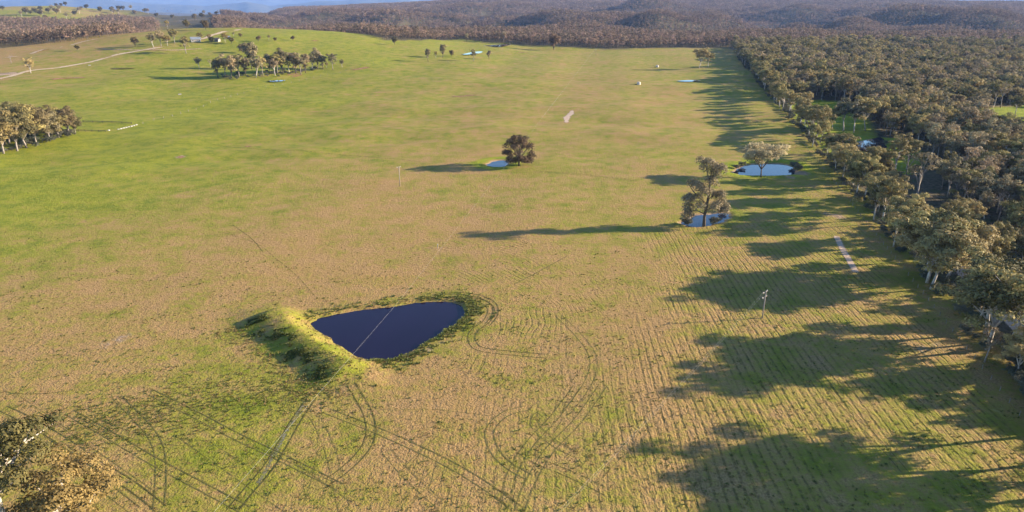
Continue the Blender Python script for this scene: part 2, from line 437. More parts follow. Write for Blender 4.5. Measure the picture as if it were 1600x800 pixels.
GREEN = [(v, u, g) for v, row in {
    45: [(150, .5), (290, .7)], 60: [(100, .6), (250, .75), (330, .9), (450, .9), (560, .9)], 78: [(20, .15), (150, .55), (220, .75)],
    90: [(0, .1), (60, .2), (130, .35), (250, .8), (500, .95), (700, .85), (900, .65), (1100, .45)],
    110: [(0, .5), (130, .95), (300, .9), (560, .8), (760, .65), (960, .6), (1130, .65)],
    130: [(0, .95), (200, 1), (400, .7), (600, .75), (800, .75), (1000, .8), (1150, .8)],
    160: [(0, .55), (200, .5), (400, .75), (600, .5), (800, .5), (1000, .3), (1100, .35), (1180, .8)],
    190: [(300, .8), (500, .6), (700, .5), (900, .4), (1000, .3), (1130, .55), (1230, .8)],
    220: [(150, 1.1), (300, .95), (500, .6), (640, .4), (760, .4), (870, .5), (980, .85), (1080, .45)],
    250: [(0, 1.1), (200, 1.1), (400, 1), (600, .8), (720, .75), (880, .85), (960, .4), (1100, .9)],
    280: [(0, 1.1), (200, 1), (400, .8), (600, .3), (750, .25), (850, .65), (950, .75), (1000, .5), (1150, .9)],
    320: [(0, 1.05), (150, 1), (280, .7), (400, .25), (600, .05), (780, .05), (880, .5), (950, .5), (1200, .65)],
    360: [(0, .8), (100, .45), (250, .2), (450, .1), (700, .15), (900, .3), (1000, .75), (1100, .9), (1230, .4)],
    400: [(0, .3), (200, .25), (400, .1), (465, .6), (520, .12), (600, .1), (800, .2), (1000, .4), (1150, .25), (1300, .5), (1380, .9)],
    450: [(0, .3), (200, .15), (400, .2), (560, .25), (620, .35), (700, .75), (780, .35), (850, .5), (1000, .35), (1200, .4), (1400, .6)],
    500: [(0, .15), (180, .2), (340, .4), (440, .5), (755, .9), (800, .3), (1000, .28), (1190, .7), (1250, .4), (1400, .75)],
    550: [(0, .25), (165, .5), (300, .3), (440, .75), (640, .8), (700, .15), (850, .2), (1000, .25), (1200, .35), (1450, .6)],
    600: [(0, .3), (100, .4), (250, .45), (370, 1.0), (440, .8), (540, .8), (640, .15), (700, .05), (850, .3), (1000, .3), (1300, .6), (1500, .7)],
    650: [(50, .35), (180, .7), (350, .95), (470, .6), (560, .2), (700, .08), (830, .45), (900, .4), (1050, .3), (1300, .55), (1500, .75)],
    700: [(150, .4), (300, .55), (420, .5), (600, .25), (750, .2), (850, .65), (1000, .45), (1200, .5), (1500, .8)],
    760: [(150, .35), (300, .4), (480, .5), (700, .35), (780, .6), (850, .6), (1000, .45), (1200, .5), (1500, .8)],
    800: [(200, .4), (480, .5), (700, .35), (850, .55), (1000, .45), (1200, .5), (1580, .9)]}.items() for u, g in row]

def beside_row(e, y): return (row_x(y) + e, y)
CLEARINGS = [[beside_row(*p) for p in ((7, 395), (7, 600), (40, 625), (66, 600), (58, 500), (48, 440), (30, 405))],
             [beside_row(*p) for p in ((14, 350), (10, 400), (36, 410), (50, 450), (64, 440), (60, 385), (40, 345))],
             S_([(1525, 185), (1540, 168), (1690, 162), (1710, 230), (1572, 224)]),
             S_([(1385, 292), (1400, 276), (1462, 282), (1478, 350), (1445, 388), (1402, 372)]),
             S_([(1395, 262), (1425, 255), (1500, 262), (1490, 275), (1420, 274)])]

HILLTOP = sight(722, 7)
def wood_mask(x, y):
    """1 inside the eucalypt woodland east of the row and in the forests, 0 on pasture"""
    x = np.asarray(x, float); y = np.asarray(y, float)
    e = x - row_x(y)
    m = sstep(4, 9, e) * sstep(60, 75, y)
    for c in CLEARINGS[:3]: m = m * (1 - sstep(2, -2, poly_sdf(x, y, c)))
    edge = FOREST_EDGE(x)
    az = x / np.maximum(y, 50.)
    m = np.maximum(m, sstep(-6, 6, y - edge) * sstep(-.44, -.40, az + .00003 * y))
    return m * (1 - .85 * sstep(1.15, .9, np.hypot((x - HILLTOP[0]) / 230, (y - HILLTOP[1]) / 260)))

_fe = np.array(S_([(330, 40), (450, 43), (520, 52), (600, 62), (660, 63), (720, 61), (760, 66), (850, 72), (960, 76), (1040, 75), (1130, 74), (1190, 74)]))
_fe[:3, 1] = [1560, 1540, 1520]; _fe[:3, 0] = [-680, -520, -400]
def FOREST_EDGE(x): return np.interp(x, np.r_[-1500, _fe[:, 0], 3000], np.r_[1700, _fe[:, 1], 1150])

xs = graded(-11000, -130, 180, 1.0, 11000, 1.065)
ys = graded(-700, 78, 400, 1.0, 12500, 1.05)
GX, GY = np.meshgrid(xs, ys); gx, gy = GX.ravel(), GY.ravel()
gzv = ground(gx, gy)
nx, ny = len(xs), len(ys)
idx = np.arange(nx * ny).reshape(ny, nx)
quads = np.stack([idx[:-1, :-1], idx[:-1, 1:], idx[1:, 1:], idx[1:, :-1]], -1).reshape(-1, 4)
num = np.zeros(len(gx)); den = np.full(len(gx), 1e-9)
for v, u, g in GREEN:
    px, py = sight(u, v); sc = math.hypot(px, py)
    w = np.exp(-((gx - px) / (.10 * sc)) ** 2 - ((gy - py) / (.0011 * sc * sc + .02 * sc)) ** 2) + 1e-7 * np.exp(-np.hypot(gx - px, gy - py) / 400)
    num += w * g; den += w
green = num / den
green = np.where((gy < 260) & (gx > 30), green - .05, green)
green = np.where(gy > 1600, .62 + .3 * wav(gx, gy, 31, 900), green)
green = np.where(np.hypot((gx - HILLTOP[0]) / 400, (gy - HILLTOP[1]) / 500) < 1, .25, green)
for c in CLEARINGS[:3]: green = np.where(poly_sdf(gx, gy, c) < 2, 1.1, green)
for nm, P, wz, sl_ in PONDS:
    m = (np.abs(gx - P[:, 0].mean()) < 60) & (np.abs(gy - P[:, 1].mean()) < 60)
    d = np.full(len(gx), 99.); d[m] = poly_sdf(gx[m], gy[m], P)
    green = green + .55 * np.exp(-((d - 5) / 3.5) ** 2) * (gy > 300) + .12 * np.exp(-((d - 4) / 2.5) ** 2) * (gy <= 300)
bd, bt, bs = line_dist(gx, gy, BANK); green = green + .10 * np.exp(-(np.where(bs < 0, bd / 5.0, bd / 6.0)) ** 2) * (gy < 260)
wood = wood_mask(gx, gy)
e = gx - row_x(gy)
rows = sstep(-100, -75, e) * (1 - sstep(-12, -3, e)) * sstep(300, 225, gy) + .35 * sstep(-160, -110, e) * (1 - sstep(-12, -3, e)) * sstep(190, 120, gy)
rows = np.clip(rows, 0, 1)
rd = np.hypot(gx + 52, gy - 172)
rings = sstep(42, 50, rd) * (1 - sstep(85, 105, rd)) * sstep(-60, -10, gx) * sstep(118, 150, gy) * (1 - .8 * sstep(-105, -70, e)) * sstep(275, 240, gy)
bare = np.zeros(len(gx))
for nm, P, wz, sl_ in PONDS:
    m = (np.abs(gx - P[:, 0].mean()) < 60) & (np.abs(gy - P[:, 1].mean()) < 60)
    d = np.full(len(gx), 99.); d[m] = poly_sdf(gx[m], gy[m], P); bare = np.maximum(bare, (.33 if nm == 'dam_water' else .75) * np.exp(-(np.maximum(d - .3, 0) / 1.3) ** 2))
for (u, v, r, s) in [(1250, 270, 6, .9), (1235, 277, 5, .7), (1310, 338, 4, .8), (1295, 335, 3.5, .7), (1440, 545, 4.5, .55), (1470, 540, 4, .55), (1565, 640, 5, .4), (200, 212, 12, .4), (190, 528, 3, .7), (165, 540, 2.5, .6), (283, 245, 3, 1), (690, 533, 2.2, .6), (670, 545, 2.2, .6), (640, 560, 2, .6), (745, 505, 2, .5), (70, 45, 90, .6), (300, 30, 120, .6)]:
    px, py = sight(u, v); bare = np.maximum(bare, s * np.exp(-((gx - px) / r) ** 2 - ((gy - py) / (r * 1.3)) ** 2))
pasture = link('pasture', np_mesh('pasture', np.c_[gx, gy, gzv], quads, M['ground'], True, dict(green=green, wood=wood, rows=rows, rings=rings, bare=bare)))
tag(pasture, kind='structure')

for nm, P, wz, sl_ in PONDS:
    b = float(hgt(*P.mean(0))) + wz; c = P.mean(0); Q = c + (P - c) * 1.12
    me = bpy.data.meshes.new(nm); me.from_pydata([(p[0], p[1], b) for p in Q], [], [tuple(range(len(Q)))]); me.update()
    if me.polygons[0].normal.z < 0: me.flip_normals()
    me.materials.append(M['dam' if nm == 'dam_water' else 'pond'])
    tag(link(nm, me), kind='structure')

# ---- strips and patches worn into the ground ------------------------------------------------
def strip(name, P, width, mat, lift=.05, edge_val=1.0, parent=pasture, kind=None, across=5, taper=0):
    """a ribbon lying on the ground along a world-space line"""
    P = np.array(P); T = np.gradient(P, axis=0); T /= np.linalg.norm(T, axis=1)[:, None] + 1e-9; N = np.c_[-T[:, 1], T[:, 0]]
    V = []; A = []
    wid = width * (.85 + .3 * np.sin(np.arange(len(P)) * .9 + P[0, 0]) * np.cos(np.arange(len(P)) * .37))[:, None] if taper else width
    if taper: wid = wid * (np.sin(np.linspace(.12, 1, len(P)) * PI * .93)[:, None] * .75 + .35)
    for j in range(across):
        s = j / (across - 1) * 2 - 1; q = P + N * (s * wid / 2)
        V.append(np.c_[q, ground(q[:, 0], q[:, 1]) + lift])
        end = np.minimum(1, np.minimum(np.arange(len(P)), np.arange(len(P))[::-1]) / 2.0)
        A.append(edge_val * (1 - abs(s) ** 3) * end)
    n = len(P); V = np.stack(V, 1).reshape(-1, 3); A = np.stack(A, 1).ravel()
    i = np.arange(n * across).reshape(n, across)
    Q = np.stack([i[:-1, :-1], i[1:, :-1], i[1:, 1:], i[:-1, 1:]], -1).reshape(-1, 4)[:, ::-1]
    o = link(name, np_mesh(name, V, Q, mat, True, dict(edge=A)), parent)
    if kind: o['kind'] = kind
    return o

def dens(P, step):
    P = np.array(P); L = np.r_[0, np.cumsum(np.linalg.norm(np.diff(P, axis=0), axis=1))]
    n = max(int(L[-1] / step), 6); t = np.linspace(0, L[-1], n); return np.c_[np.interp(t, L, P[:, 0]), np.interp(t, L, P[:, 1])]

def offset(P, d):
    T = np.gradient(P, axis=0); T /= np.linalg.norm(T, axis=1)[:, None] + 1e-9; return P + np.c_[-T[:, 1], T[:, 0]] * d

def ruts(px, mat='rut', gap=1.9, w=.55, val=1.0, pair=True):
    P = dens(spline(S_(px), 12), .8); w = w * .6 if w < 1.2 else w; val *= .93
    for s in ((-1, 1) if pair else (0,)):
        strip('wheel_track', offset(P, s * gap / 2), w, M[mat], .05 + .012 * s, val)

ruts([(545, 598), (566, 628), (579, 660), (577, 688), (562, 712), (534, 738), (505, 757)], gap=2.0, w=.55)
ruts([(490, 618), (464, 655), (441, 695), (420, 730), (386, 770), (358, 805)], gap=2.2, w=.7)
ruts([(505, 640), (560, 661), (620, 686), (700, 724), (760, 760), (815, 800)], 'faint', w=.6, val=1.2)
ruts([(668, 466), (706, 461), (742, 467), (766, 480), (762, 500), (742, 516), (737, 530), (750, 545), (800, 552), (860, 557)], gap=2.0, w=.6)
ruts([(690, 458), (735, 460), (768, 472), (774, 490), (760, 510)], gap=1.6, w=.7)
ruts([(830, 636), (790, 647), (766, 672), (772, 702), (795, 727), (835, 750)], 'faint', w=.6, val=1.25)
ruts([(862, 640), (840, 650), (838, 668), (870, 695), (905, 712)], 'faint', w=.6, val=1.1)
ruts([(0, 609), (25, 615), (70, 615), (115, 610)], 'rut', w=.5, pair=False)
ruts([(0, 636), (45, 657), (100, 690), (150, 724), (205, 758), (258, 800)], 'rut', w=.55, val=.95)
ruts([(105, 642), (165, 676), (240, 720), (330, 768), (390, 800)], 'faint', w=.6, val=1.2)
ruts([(182, 620), (222, 660), (244, 690), (252, 730), (248, 800)], 'faint', w=.6, val=1.2)
ruts([(226, 608), (300, 645), (370, 682), (440, 715), (540, 765)], 'faint', w=.65, val=1.2)
ruts([(0, 650), (60, 692), (130, 735), (215, 800)], 'faint', w=.5, val=1.1)
ruts([(130, 650), (200, 678), (290, 692), (400, 690)], 'faint', w=.5, val=1.0)
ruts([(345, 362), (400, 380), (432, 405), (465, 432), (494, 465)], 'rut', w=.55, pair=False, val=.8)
ruts([(362, 350), (392, 372), (412, 395)], 'faint', w=.8, pair=False, val=1.1)
ruts([(800, 446), (850, 420), (890, 398)], 'faint', w=.9, pair=False, val=1.2)
ruts([(870, 490), (905, 525), (926, 556), (925, 585), (905, 620), (880, 650)], 'faint', w=.55, val=1.15)
ruts([(880, 520), (880, 560), (886, 600), (870, 650)], 'faint', w=.5, val=1.0)
ruts([(945, 598), (905, 655), (858, 705), (826, 760), (810, 805)], 'faint', w=.55, val=1.15)
ruts([(905, 600), (868, 650), (828, 694), (800, 742), (785, 805)], 'faint', w=.55, val=1.15)
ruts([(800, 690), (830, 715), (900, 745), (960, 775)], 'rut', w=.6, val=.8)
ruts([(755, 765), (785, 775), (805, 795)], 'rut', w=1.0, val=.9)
ruts([(1285, 588), (1312, 625), (1340, 655), (1385, 704), (1420, 745)], 'faint', gap=1.4, w=.45, val=1.15)
ruts([(1086, 440), (1087, 560), (1087, 700), (1087, 805)], 'faint', w=.5, pair=False, val=.85)
ruts([(1101, 430), (1103, 560), (1104, 700), (1105, 805)], 'faint', w=.5, pair=False, val=.8)
ruts([(330, 226), (420, 234), (560, 244), (660, 253)], 'faint', w=2.0, pair=False, val=.85)
ruts([(830, 268), (900, 272), (1000, 283)], 'faint', w=1.5, val=.85)
ruts([(565, 627), (600, 640), (680, 640), (780, 652)], 'faint', w=.5, pair=False, val=1.0)
ruts([(460, 640), (490, 650), (515, 700), (530, 760), (540, 805)], 'faint', w=.5, gap=2.1, val=1.05)
ruts([(500, 645), (497, 690), (490, 740), (470, 800)], 'faint', w=.45, pair=False, val=1.0)
ruts([(700, 720), (650, 770), (620, 805)], 'faint', w=.45, gap=2, val=.95)
ruts([(600, 700), (640, 745), (690, 790), (700, 805)], 'faint', w=.5, gap=2, val=1.05)
strip('worn_track', dens(spline(S_([(480, 622), (455, 662), (430, 708), (410, 745), (395, 765)]), 10), 1.0), 1.3, M['track_grey'], .03, .62)
rng = random.Random(5)
for i in range(15):                                     # older faint mower lines in the south-west corner
    u0 = rng.uniform(20, 420); v0 = rng.uniform(610, 700); L = rng.uniform(90, 260); a = rng.uniform(.30, .72)
    ruts([(u0, v0), (u0 + L * .5, v0 + L * .5 * a + rng.uniform(-3, 3)), (u0 + L, v0 + L * a)], 'faint', w=.42, pair=False, val=rng.uniform(.8, 1.1))
for i in range(22):
    u0 = rng.uniform(560, 1000); v0 = rng.uniform(640, 760); L = rng.uniform(40, 110); a = rng.uniform(-1.7, -.9)
    ruts([(u0, v0), (u0 + L * .3, v0 + L * .3 * a), (u0 + L * .75, v0 + L * a * .6)], 'faint', w=.4, pair=False, val=rng.uniform(.75, 1.05))

tag(strip('dirt_road', dens(spline(S_([(-40, 133), (0, 123), (60, 109), (120, 101), (170, 89), (215, 80), (262, 73)]), 10), 8), 8, M['dirt'], .25, 1.1, None), kind='structure')
tag(strip('dirt_road', dens(spline(S_([(300, 66), (325, 58), (345, 51), (380, 45)]), 10), 8), 9, M['dirt'], .3, 1.1, None), kind='structure')
tag(strip('dirt_road', dens(spline(S_([(0, 92), (60, 80), (120, 68), (190, 55)]), 10), 8), 7, M['dirt'], .3, .8, None), kind='structure')
lane = [(row_x(y) + 17 + 1.5 * math.sin(y / 40), y) for y in np.arange(70, 330, 3.0)]
tag(strip('gravel_lane', lane, 5.5, M['gravel'], .04, 1.0, None), kind='structure')
tag(strip('gravel_strip', dens(spline(S_([(1306, 368), (1316, 388), (1326, 405), (1338, 427)]), 8), 1), 2.7, M['gravel'], .05, .95, None), kind='structure')
tag(strip('bare_earth', dens(spline(S_([(894, 172), (892, 178), (886, 183), (885, 192)]), 8), 1.5), 6.5, M['gravel'], .08, .95, None, taper=1), kind='structure')
for px, w in ([(75, 125), (105, 122), (140, 121)], 9), ([(455, 121), (465, 118), (475, 116)], 8), ([(700, 151), (750, 148)], 7), ([(915, 81), (938, 80)], 7), ([(808, 82), (830, 82)], 7), ([(380, 228), (395, 230)], 4), ([(276, 246), (290, 245)], 4.5), ([(545, 110), (560, 108), (580, 104)], 9), ([(445, 118), (470, 114)], 8), ([(484, 64), (500, 63)], 10):
    strip('bare_earth', dens(spline(S_(px), 6), 3), w, M['redearth'], .12, .8)
strip('bare_earth', dens(spline(S_([(-20, 118), (10, 116), (32, 113)]), 6), 3), 22, M['earth'], .2, 1.2)
strip('bare_earth', dens(spline(S_([(150, 76), (250, 78), (330, 76)]), 6), 6), 8, M['earth'], .2, .7)
# far pools of standing water
for px in ([(1057, 127), (1072, 125.5), (1092, 125.5), (1090, 128), (1070, 128.6)], [(418, 127), (432, 125.5), (446, 126), (440, 128.5), (424, 129)],
           [(722, 85), (740, 84), (754, 84.6), (748, 85.8), (730, 86.4)], [(172, 107), (195, 106), (212, 106.5), (200, 108.2), (180, 108.6)], [(755, 72), (780, 70), (800, 71), (780, 74)]):
    P = spline(S_(px + px[:1]), 4)[:-1]; zz = max(gz(*p) for p in P) + .12
    me = bpy.data.meshes.new('pond_water'); me.from_pydata([(p[0], p[1], zz) for p in P], [], [tuple(range(len(P)))]); me.update()
    if me.polygons[0].normal.z < 0: me.flip_normals()
    me.materials.append(M['pond']); tag(link('pond_water', me), kind='structure')

# ----------------------------------------------------------------------------------------------
# trees
# ----------------------------------------------------------------------------------------------
def leaf_cloud(rs, centres, radii, n_per, size, flat=.6, droop=.3):
    """many small leaf-sized faces gathered in clumps; tint varies per clump and per leaf"""
    V = []; T = []
    for c, r in zip(centres, radii):
        n = int(n_per * (r / 2.2) ** 2)
        d = rs.normal(size=(n, 3)); d /= np.linalg.norm(d, axis=1)[:, None]
        d[:, 2] = np.where(d[:, 2] < -.35, -d[:, 2], d[:, 2])
        lump = 1 + .22 * np.sin(d[:, 0] * 5 + c[0]) * np.cos(d[:, 1] * 5 + c[1] + d[:, 2] * 4)
        rad = r * (.45 + .55 * rs.rand(n) ** .45) * lump
        p = np.array(c) + d * rad[:, None] * np.array((1, 1, flat))
        nr = d * 1.5 + rs.normal(size=(n, 3)) * .5 + np.array((0, 0, .25)); nr /= np.linalg.norm(nr, axis=1)[:, None]
        a = np.cross(nr, rs.normal(size=(n, 3))); a /= np.linalg.norm(a, axis=1)[:, None]; b = np.cross(nr, a)
        s = size * rs.uniform(.55, 1.3, n)[:, None]
        V.append(np.stack([p - a * s * .5 - b * s * .16, p + b * s * -.34 + a * s * .05, p + a * s * .55 + b * s * .1, p + b * s * .36 - a * s * .02], 1).reshape(-1, 3))
        T.append(np.repeat(np.clip(rs.uniform(.1, .9) + rs.normal(0, .2, n), 0, 1), 4))
    V = np.concatenate(V); return V, np.arange(len(V)).reshape(-1, 4), np.concatenate(T)

def grow(seed, H=20, spread=7, fork=.35, limbs=5, sub=3, cr=2.3, n_leaf=170, leaf=.62, flat=.6, top=1.0, trunk_r=None, lean=.05, leafless=False, fill=0, shape='spread'):
    """one tree: returns trunk-and-limbs MB and the crown's leaves"""
    rs = np.random.RandomState(seed); mb = MB(); r0 = trunk_r or H * .018; cen = []; rad = []
    lx, ly = rs.normal(0, lean, 2) * H; f = fork * H
    tp = [(0, 0, -.4), (lx * .25, ly * .25, f * .5), (lx * .5, ly * .5, f)]
    mb.tube(tp, [r0 * 1.25, r0 * .95, r0 * .8], 7)
    base = np.array(tp[-1]); a0 = rs.uniform(0, 6.28)
    for i in range(limbs):
        lead = i == 0 and top > .8
        az = a0 + i * 2.399 + rs.uniform(-.3, .3)
        out = (.22 if lead else rs.uniform(.55, 1.0)) * spread * .75
        up = (H - f) * (rs.uniform(.80, .9) if lead else rs.uniform(.38, .80))
        if shape == 'cone': out *= 1.15 - up / (H - f) * .8
        mid = base + np.array((math.cos(az) * out * .42, math.sin(az) * out * .42, up * .52)) + rs.normal(0, .3, 3)
        end = base + np.array((math.cos(az) * out, math.sin(az) * out, up))
        mb.tube([base, mid, end], [r0 * .62, r0 * .4, r0 * .2], 5, False)
        for j in range(sub):
            a2 = az + (j - (sub - 1) / 2) * 1.3 + rs.uniform(-.4, .4); st = mid if j % 2 else end * .6 + mid * .4
            L = spread * rs.uniform(.2, .5); q = st + np.array((math.cos(a2) * L, math.sin(a2) * L, rs.uniform(.05, .28) * (H - f)))
            q[2] = min(q[2], H - cr * flat * .6)
            mb.tube([st, (st + q) / 2 + rs.normal(0, .25, 3), q], [r0 * .26, r0 * .17, r0 * .07], 4, False)
            if leafless:
                for _ in range(3):
                    w = q + rs.normal(0, 1, 3) * np.array((1.2, 1.2, .9)); mb.tube([q - (q - st) * .3, w], [r0 * .09, r0 * .03], 3, False)
            cen.append(q + rs.normal(0, .4, 3)); rad.append(cr * rs.uniform(.65, 1.15))
        cen.append(end); rad.append(cr * rs.uniform(.8, 1.2))
    for _ in range(fill):
        q = np.array((rs.normal(0, .38) * spread * .8, rs.normal(0, .38) * spread * .8, f + (H - f) * rs.uniform(.12, .85))) + base * np.array((1, 1, 0)); cen.append(q); rad.append(cr * rs.uniform(.7, 1.1))
    return mb, (None if leafless else leaf_cloud(rs, cen, rad, n_leaf, leaf, flat))

class Kind:
    def __init__(s, mat, bark, **kw):
        mb, lf = grow(**kw); s.H = kw.get('H', 20)
        s.trunk = mb.mesh('trunk', M[bark], True)
        s.crown = np_mesh('crown', lf[0], lf[1], M[mat], False, dict(tint=lf[2])) if lf else None

def plant(kind, x, y, h, label, group=None, name='eucalyptus_tree', cat='tree', rz=None, wide=1.0, z=None):
    """a tree of its own: an Empty at its foot with trunk and crown"""
    rz = random.uniform(0, 6.28) if rz is None else rz
    t = empty(name, (x, y, gz(x, y) if z is None else z), rz); s = h / kind.H; t.scale = (s * wide, s * wide, s)
    link('trunk', kind.trunk, t)
    if kind.crown: link('crown', kind.crown, t)
    return tag(t, label, cat, group)

random.seed(11)
SPREAD = [Kind('leaf', 'bark', seed=100 + i, H=22, spread=9 + i % 3, fork=.26 + .03 * (i % 3), limbs=7, sub=4, cr=2.4, n_leaf=200, leaf=.58, flat=.66, fill=16) for i in range(6)]
SLIM = [Kind('leaf' if i % 2 else 'leaf_grey', 'bark_grey' if i % 3 else 'bark', seed=200 + i, H=20, spread=5.6 + .5 * (i % 3), fork=.30, limbs=6, sub=4, cr=1.75, n_leaf=210, leaf=.56, flat=.74, fill=10) for i in range(7)]
DARK = [Kind('leaf_dark', 'bark_dark', seed=300 + i, H=16, spread=7, fork=.12, limbs=7, sub=4, cr=2.3, n_leaf=260, leaf=.55, flat=.85, fill=14) for i in range(2)]
SPARSE = [Kind('leaf_pale', 'bark_grey', seed=400 + i, H=20, spread=5.5, fork=.42, limbs=5, sub=3, cr=1.7, n_leaf=95, leaf=.6, flat=.7) for i in range(3)]
SHRUB = [Kind('leaf_shrub', 'bark_dark', seed=500 + i, H=4, spread=3.0, fork=.12, limbs=6, sub=3, cr=1.0, n_leaf=420, leaf=.34, flat=.8, fill=4) for i in range(3)]
GOLD = [Kind('leaf_gold', 'bark', seed=600 + i, H=16, spread=8.0, fork=.34, limbs=6, sub=4, cr=1.8, n_leaf=560, leaf=.33, flat=.65, fill=8) for i in range(2)]
ROUND = [Kind('leaf_red', 'bark_dark', seed=650 + i, H=16, spread=7.0, fork=.06, limbs=8, sub=4, cr=2.1, n_leaf=250, leaf=.5, flat=.9, fill=22) for i in range(1)]
POPLAR = [Kind('leaf_grey', 'bark_dark', seed=700 + i, H=18, spread=4.6, fork=.2, limbs=7, sub=3, cr=1.9, n_leaf=190, leaf=.6, flat=.95, fill=12) for i in range(4)]
CLUMP = [Kind(('leaf_dark', 'leaf', 'leaf_grey')[i % 3], 'bark_grey', seed=750 + i, H=18, spread=7.5, fork=.2, limbs=7, sub=4, cr=2.2, n_leaf=230, leaf=.55, flat=.8, fill=18) for i in range(5)]
DEAD = [Kind('leaf', 'bark_grey', seed=800, H=16, spread=6, fork=.35, limbs=6, sub=4, leafless=True)]

# --- boundary row along the lane ------------------------------------------------------------
ROWTREES = []
near = [(113, 0.5, 24, 0), (122, 3, 25, 2), (104, -.5, 23, 1), (94, 1, 24, 3), (84, 0, 24, 5), 
        (158, .5, 24, 1), (167, 4, 23, 0), (163, 9, 21, 2),
        (197, -1, 20, 3), (202, -.5, 22, 5), (207, 0, 23, 2), (212, 1.5, 21, 0), (204, 6, 20, 1),
        (236, -1.5, 17, 4), (242, 3, 18, 1), (262, 1, 20, 2), (268, -.5, 19, 0), (279, 4, 18, 5), (296, 2, 19, 1), (302, 0, 19, 3),
        (318, 2, 19, 0), (335, 1, 18, 5)]
y = 350.0; rr = random.Random(3)
while y < 1080:
    near.append((y, rr.uniform(-1.5, 7), rr.uniform(15, 21), rr.randrange(6))); y += rr.uniform(7, 14.5) * (1 + (y - 350) / 1400)
near += [(137, 3, 9.5, 4), (143, 1.5, 11, 1), (149, 4, 10, 3)]
near += [(y_, rr2.uniform(6.5, 9.5), rr2.uniform(11, 14), rr2.randrange(6)) for rr2 in [random.Random(8)] for y_ in (246, 290, 327, 362)]
near = [(a_, b_, c_ * (.72 if 335 < a_ < 425 else 1), d_) for a_, b_, c_, d_ in near]
near.sort()
ORD = ['first', 'second', 'third', 'fourth', 'fifth', 'sixth', 'seventh', 'eighth', 'ninth', 'tenth', 'eleventh', 'twelfth', 'thirteenth', 'fourteenth', 'fifteenth', 'sixteenth', 'seventeenth', 'eighteenth', 'nineteenth', 'twentieth']
def ordinal(i): return ORD[i] if i < 20 else '%d%s' % (i + 1, {1: 'st', 2: 'nd', 3: 'rd'}.get((i + 1) % 10 if (i + 1) % 100 not in (11, 12, 13) else 0, 'th'))
for i, (ty, dx, th, kd) in enumerate(near):
    x = row_x(ty) + dx + 1.5
    lb = '%s eucalypt of the boundary row between paddock and lane, counted from the camera end' % ordinal(i)
    plant(SPREAD[kd], x, ty, th, lb, 'eucalypts of the boundary row', wide=1.22 if 150 < ty < 220 else 1.05 if ty < 220 else .92)
    ROWTREES.append((x, ty))
plant(SPARSE[0], *sight(1538, 566), 10, 'low grey-green tree with thin pale stems at the paddock edge below the big pale-trunked gum', wide=1.1)

# --- woodland east of the lane ----------------------------------------------------------------
rs = np.random.RandomState(77)
pts = []
cell = 7.3
for yy in np.arange(95, 1330, cell):
    for xx in np.arange(row_x(yy) + 9, row_x(yy) + 60 + yy * .72, cell):
        px, py = xx + rs.uniform(-.48, .48) * cell, yy + rs.uniform(-.48, .48) * cell
        pts.append((px, py))
pts = np.array(pts)
e = pts[:, 0] - row_x(pts[:, 1])
keep = (pts[:, 1] < FOREST_EDGE(pts[:, 0]) + 5)
keep &= ~((np.abs(e - 17) < 5.0) & (pts[:, 1] < 330)) & (pts[:, 0] < .80 * (pts[:, 1] * .936 + 30) + 45)
for c in CLEARINGS: keep &= poly_sdf(pts[:, 0], pts[:, 1], c) > 1.5
keep &= poly_sdf(pts[:, 0], pts[:, 1], POND_D) > 4
keep &= rs.rand(len(pts)) < np.where((e < 40) & (pts[:, 1] < 330), .50, .82)
keep &= wav(pts[:, 0], pts[:, 1], 41, 90) > -.72
pts = pts[keep]; dd = np.hypot(pts[:, 0], pts[:, 1]); order = np.argsort(dd); pts = pts[order]
# trees that stand in the frame first
def in_frame(x, y):
    dep = y * math.cos(PITCH) + CAM_H * math.sin(PITCH); return x / dep * 1081 < 830
vis = np.array([in_frame(*p) for p in pts])
N_SINGLE = 190
single = list(np.where(vis)[0][:N_SINGLE])
rest = [i for i in range(len(pts)) if i not in set(single)]
rank = {}; rowy = np.array([p[1] for p in ROWTREES])
for i in sorted(single, key=lambda i: pts[i][0] - row_x(pts[i][1])):
    x, y = pts[i]; r = rs.rand(); j = int(np.argmin(abs(rowy - y))); rank[j] = rank.get(j, -1) + 1
    if r < .12: k, hh, lb = SPARSE[rs.randint(3)], rs.uniform(12, 19), 'thin half-bare'
    elif r < .30: k, hh, lb = SPREAD[rs.randint(6)], rs.uniform(14, 19), 'broad olive'
    elif r < .38: k, hh, lb = DARK[rs.randint(2)], rs.uniform(9, 13), 'low dark dense'
    elif r < .42: k, hh, lb = DEAD[0], rs.uniform(11, 18), 'bare dead'
    else: k, hh, lb = SLIM[rs.randint(7)], rs.uniform(11, 22), 'grey-green'
    if x - row_x(y) < 40 and y < 330: hh *= .72
    plant(k, x, y, hh, '%s woodland tree, %s in behind the %s eucalypt of the boundary row' % (lb, ordinal(rank[j]), ordinal(j)), 'trees of the woodland behind the lane')

# --- instanced masses: the rest of the woodland and the far forest ------------------------------
def source(name, meshes):
    """collection of tree meshes that the scattered masses draw from"""
    c = bpy.data.collections.new(name)
    for k, m in enumerate(meshes):
        o = bpy.data.objects.new('%s_tree' % name, m); c.objects.link(o)
    return c

